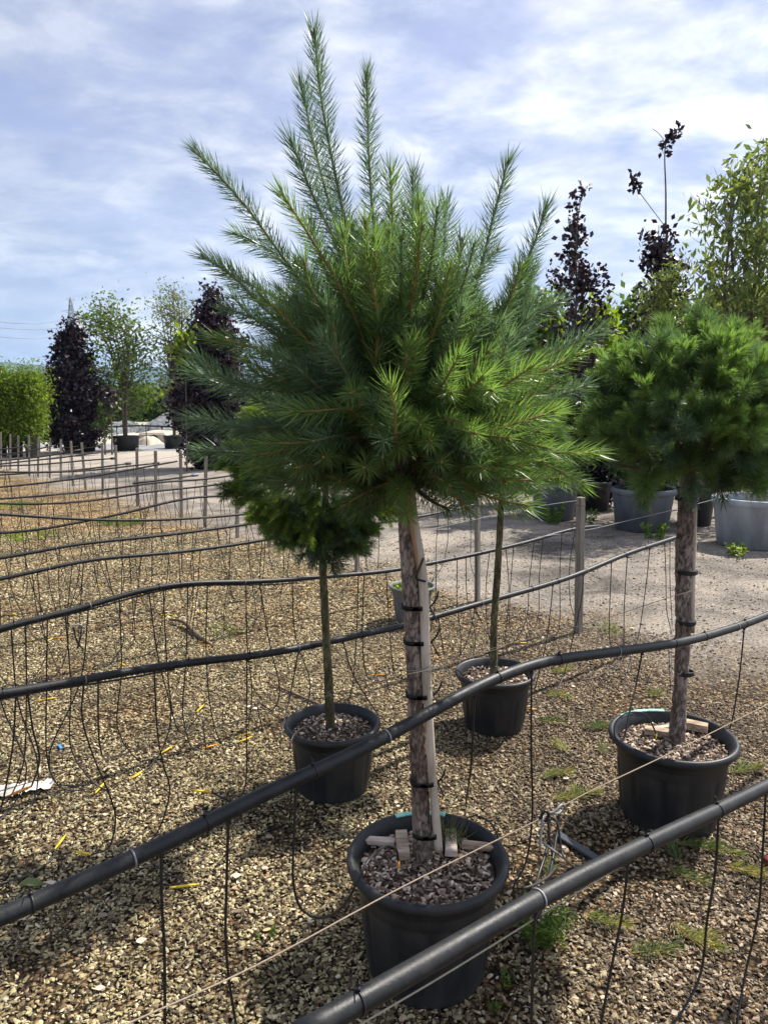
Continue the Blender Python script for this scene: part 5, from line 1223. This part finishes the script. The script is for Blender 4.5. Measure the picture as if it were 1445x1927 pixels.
# culvert, netting, white sheeting, far hedge
cv_ = thing('culvert_block', 'concrete culvert block with a round hole between the two tub trees', 'culvert', tuple(at_z(290, 842)))
def pxbox(mb, x0, x1, yt, yb, Y, dep, **k):
    a = at_y(x0, yt, Y); b = at_y(x1, yb, Y); zb = max(b.z, 0); box(mb, ((a.x+b.x)/2, Y+dep/2, (a.z+zb)/2), (b.x-a.x, dep, a.z-zb), **k)
m_ = MB(); pxbox(m_, 262, 312, 814, 834, 29, 2.0, jit=.05); o = m_.obj('block', M['concrete'], None, False); o.parent = cv_; o.location = -Vector(cv_.location); bv = o.modifiers.new('b', 'BEVEL'); bv.width = .08
m_ = MB(); c_h = at_y(291, 824, 28.93); n = 20; v = [tuple(c_h+Vector((.13*math.cos(k*2*PI/n), 0, .13*math.sin(k*2*PI/n)))) for k in range(n)]+[tuple(c_h+Vector((.13*math.cos(k*2*PI/n), -.03, .13*math.sin(k*2*PI/n)))) for k in range(n)]
m_.add(v, [tuple(range(n, 2*n))]+[(k, (k+1) % n, n+(k+1) % n, n+k) for k in range(n)]); o = m_.obj('hole', M['hole'], None, False); o.parent = cv_; o.location = -Vector(cv_.location)  # flat disc before the block, the shade of the hole as its colour
def mound(label, x0, x1, yt, Y, dep, mt, name, cat, hf=None, seed=0):
    a = at_y(x0, yt, Y); b = at_y(x1, yt, Y); W_ = b.x-a.x; m_ = MB(); nx_, ny = 28, 10; v = []; f = []
    for j in range(ny+1):
        for i in range(nx_+1):
            u_ = i/nx_; w_ = j/ny; e = math.sin(PI*u_)**.5*math.sin(PI*w_)**.5; v.append((a.x+W_*u_, Y+dep*w_, e*a.z*(.8+.3*mnoise.noise(Vector((u_*5+seed, w_*3, 0))))))
    for j in range(ny):
        for i in range(nx_): f.append((j*(nx_+1)+i, j*(nx_+1)+i+1, (j+1)*(nx_+1)+i+1, (j+1)*(nx_+1)+i))
    m_.add(v, f); return tag(m_.obj(name, M[mt]), label, cat)
mound('dark shade netting heaped over a frame beyond the tub trees', 252, 312, 772, 38, 8, 'net', 'net_heap', 'netting')
mound('pale heap of stone by the culvert', 250, 285, 818, 27.5, 1.5, 'concrete', 'stone_heap', 'stones', seed=3)
mound('grey netting heap left of the green tub tree', 165, 215, 790, 36, 6, 'net', 'net_heap', 'netting', seed=5)
m_ = MB(); a = at_z(150, 846); b = at_z(460, 838); v = [(a.x, a.y-.8, .004), (b.x, a.y-.8, .004), (b.x+3, a.y+3.5, .004), (a.x-4, a.y+3.5, .004)]; m_.add(v, [(0, 1, 2, 3)]); M['sheet'] = mat('dusty_sheeting', (.24, .24, .245), .8, .3, 2, .01, 6)
tag(m_.obj('path', M['sheet']), 'white sheeting path beyond the tubs', None, None, 'structure')
m_ = MB()
for i in range(4):
    x = 165+i*55; p = at_y(x, 803, 27); tube(m_, [(p.x, 27, 0), (p.x, 27, p.z+.02)], .02, 5)
tube(m_, smooth_path([at_y(150, 802, 27), at_y(220, 803, 27), at_y(260, 801, 27), at_y(340, 804, 27)], .3), .035, 6); tag(m_.obj('pipe_rail', M['plastic']), 'dark raised pipe on posts beyond the tubs', 'pipe')
rsx = np.random.RandomState(6)
for i, (x0, x1, yt) in enumerate(((90, 190, 742), (175, 270, 748), (255, 345, 745), (330, 420, 742), (-60, 10, 735), (10, 90, 738))):
    leafy('distant yellow green hedge beyond the netting, section %s from the left' % ORD[(i+2) % 6], [(yt, x0+6, x1-6), (yt+8, x0, x1), (yt+22, x0, x1), (yt+32, x0, x1)], 62, 130, 45, .5, 'limeleaf', ((x0+x1)/2, 800, 765), .08, 3, .6, 120+i, 'hedge', 'hedge', jit=.5, group='distant hedges', tone0=.35)
for i, (x0, x1, yt) in enumerate(((430, 620, 735), (600, 800, 735), (780, 1000, 730), (990, 1200, 725), (1190, 1460, 725))):
    leafy('distant green hedge hidden mostly by the pines, part %s from the left' % ORD[i], [(yt, x0+6, x1-6), (yt+10, x0, x1), (yt+28, x0, x1), (yt+36, x0, x1)], 55, 160, 50, .5, 'greenleaf', ((x0+x1)/2, 800, 765), .08, 3, .6, 150+i, 'hedge', 'hedge', jit=.5, group='distant hedges', tone0=.4)

# pylon and power lines
py_root = thing('electricity_pylon', 'tall lattice electricity pylon above the far left maple', 'pylon', (at_y(133, 560, 300).x, 300, 0)); topz = at_y(133, 558, 300).z; bx_ = at_y(133, 560, 300).x
m_ = MB(); hw0 = 3.4; hw1 = .5
def leg(s, t, z): w = hw0+(hw1-hw0)*min(1, z/(topz*.93)); return (bx_+s*w, 300+t*w, z)
for s in (-1, 1):
    for t in (-1, 1): tube(m_, [leg(s, t, 0), leg(s, t, topz*.93), (bx_, 300, topz)], .16, 4)
nz_ = 14
for i in range(nz_):
    z0 = topz*.93*i/nz_; z1 = topz*.93*(i+1)/nz_
    for (s, t, s2, t2) in ((-1, -1, 1, -1), (1, -1, 1, 1), (1, 1, -1, 1), (-1, 1, -1, -1)):
        tube(m_, [leg(s, t, z0), leg(s2, t2, z1)], .09, 3, caps=False); tube(m_, [leg(s2, t2, z0), leg(s, t, z1)], .09, 3, caps=False)
child(m_, 'tower', M['steel'], py_root)
for i, zf in enumerate((.97, .86, .75)):
    m_ = MB(); w = (2.5, 5, 6)[i]; 
    for s in (-1, 1): tube(m_, [(bx_, 300, topz*zf+.6), (bx_+s*w*.5, 300+s*w*.8, topz*zf), (bx_, 300, topz*zf-.5)], .12, 3)
    child(m_, 'crossarm', M['steel'], py_root)
for i, (y0, y1) in enumerate(((606, 605), (617, 618), (634, 630))):
    m_ = MB(); tube(m_, smooth_path([at_y(-200, y0-14, 260), at_y(-60, y0-2, 270), at_y(0, y0, 275), at_y(70, y0+4, 285), at_y(131, y1-4, 299)], 10), .075, 3); tag(m_.obj('power_line', M['steel']), ('upper', 'middle', 'lower')[i]+' power line running left from the pylon', 'power line')
# hills
m_ = MB(); v = []; f = []; nh = 90
for i in range(nh+1):
    x = -2600+5600*i/nh; h = 150*(1-.35*(i/nh))+28*mnoise.noise(Vector((i*.12, 2, 0)))+7*mnoise.noise(Vector((i*.6, 5, 0)))
    if x < -1100: h += 20*math.exp(-((x+1500)/300)**2)
    for k, (dy, fr) in enumerate(((-500, -.01), (-200, .55), (0, 1), (500, .5), (900, -.01))): v.append((x, 3000+dy, h*fr+(6*mnoise.noise(Vector((i*.5, k, 3))) if 0 < k < 4 else 0)))
for i in range(nh):
    for k in range(4): f.append((i*5+k, (i+1)*5+k, (i+1)*5+k+1, i*5+k+1))
M['hill'] = mat('forested_hill', (.05, .075, .04), .95, .4, .01, 0, None, .1)
m_.add(v, f); tag(m_.obj('hills', M['hill']), 'long low hills on the horizon', None, None, 'structure')
# haze
USE_HAZE = True
if USE_HAZE:
    m_ = MB(); box(m_, (0, 2100, 124), (9200, 4700, 250)); hz = m_.obj('haze', [], None, False)
    hm = bpy.data.materials.new('haze'); hm.use_nodes = True; t = hm.node_tree; t.nodes.remove(t.nodes['Principled BSDF'])
    pv = nd(t, 'ShaderNodeVolumePrincipled'); pv.inputs['Color'].default_value = (.42, .66, 1, 1); pv.inputs['Density'].default_value = .00017; pv.inputs['Anisotropy'].default_value = .2
    t.links.new(pv.outputs[0], t.nodes['Material Output'].inputs['Volume']); hz.data.materials.append(hm); tag(hz, 'faint blue haze in the air', None, None, 'stuff')
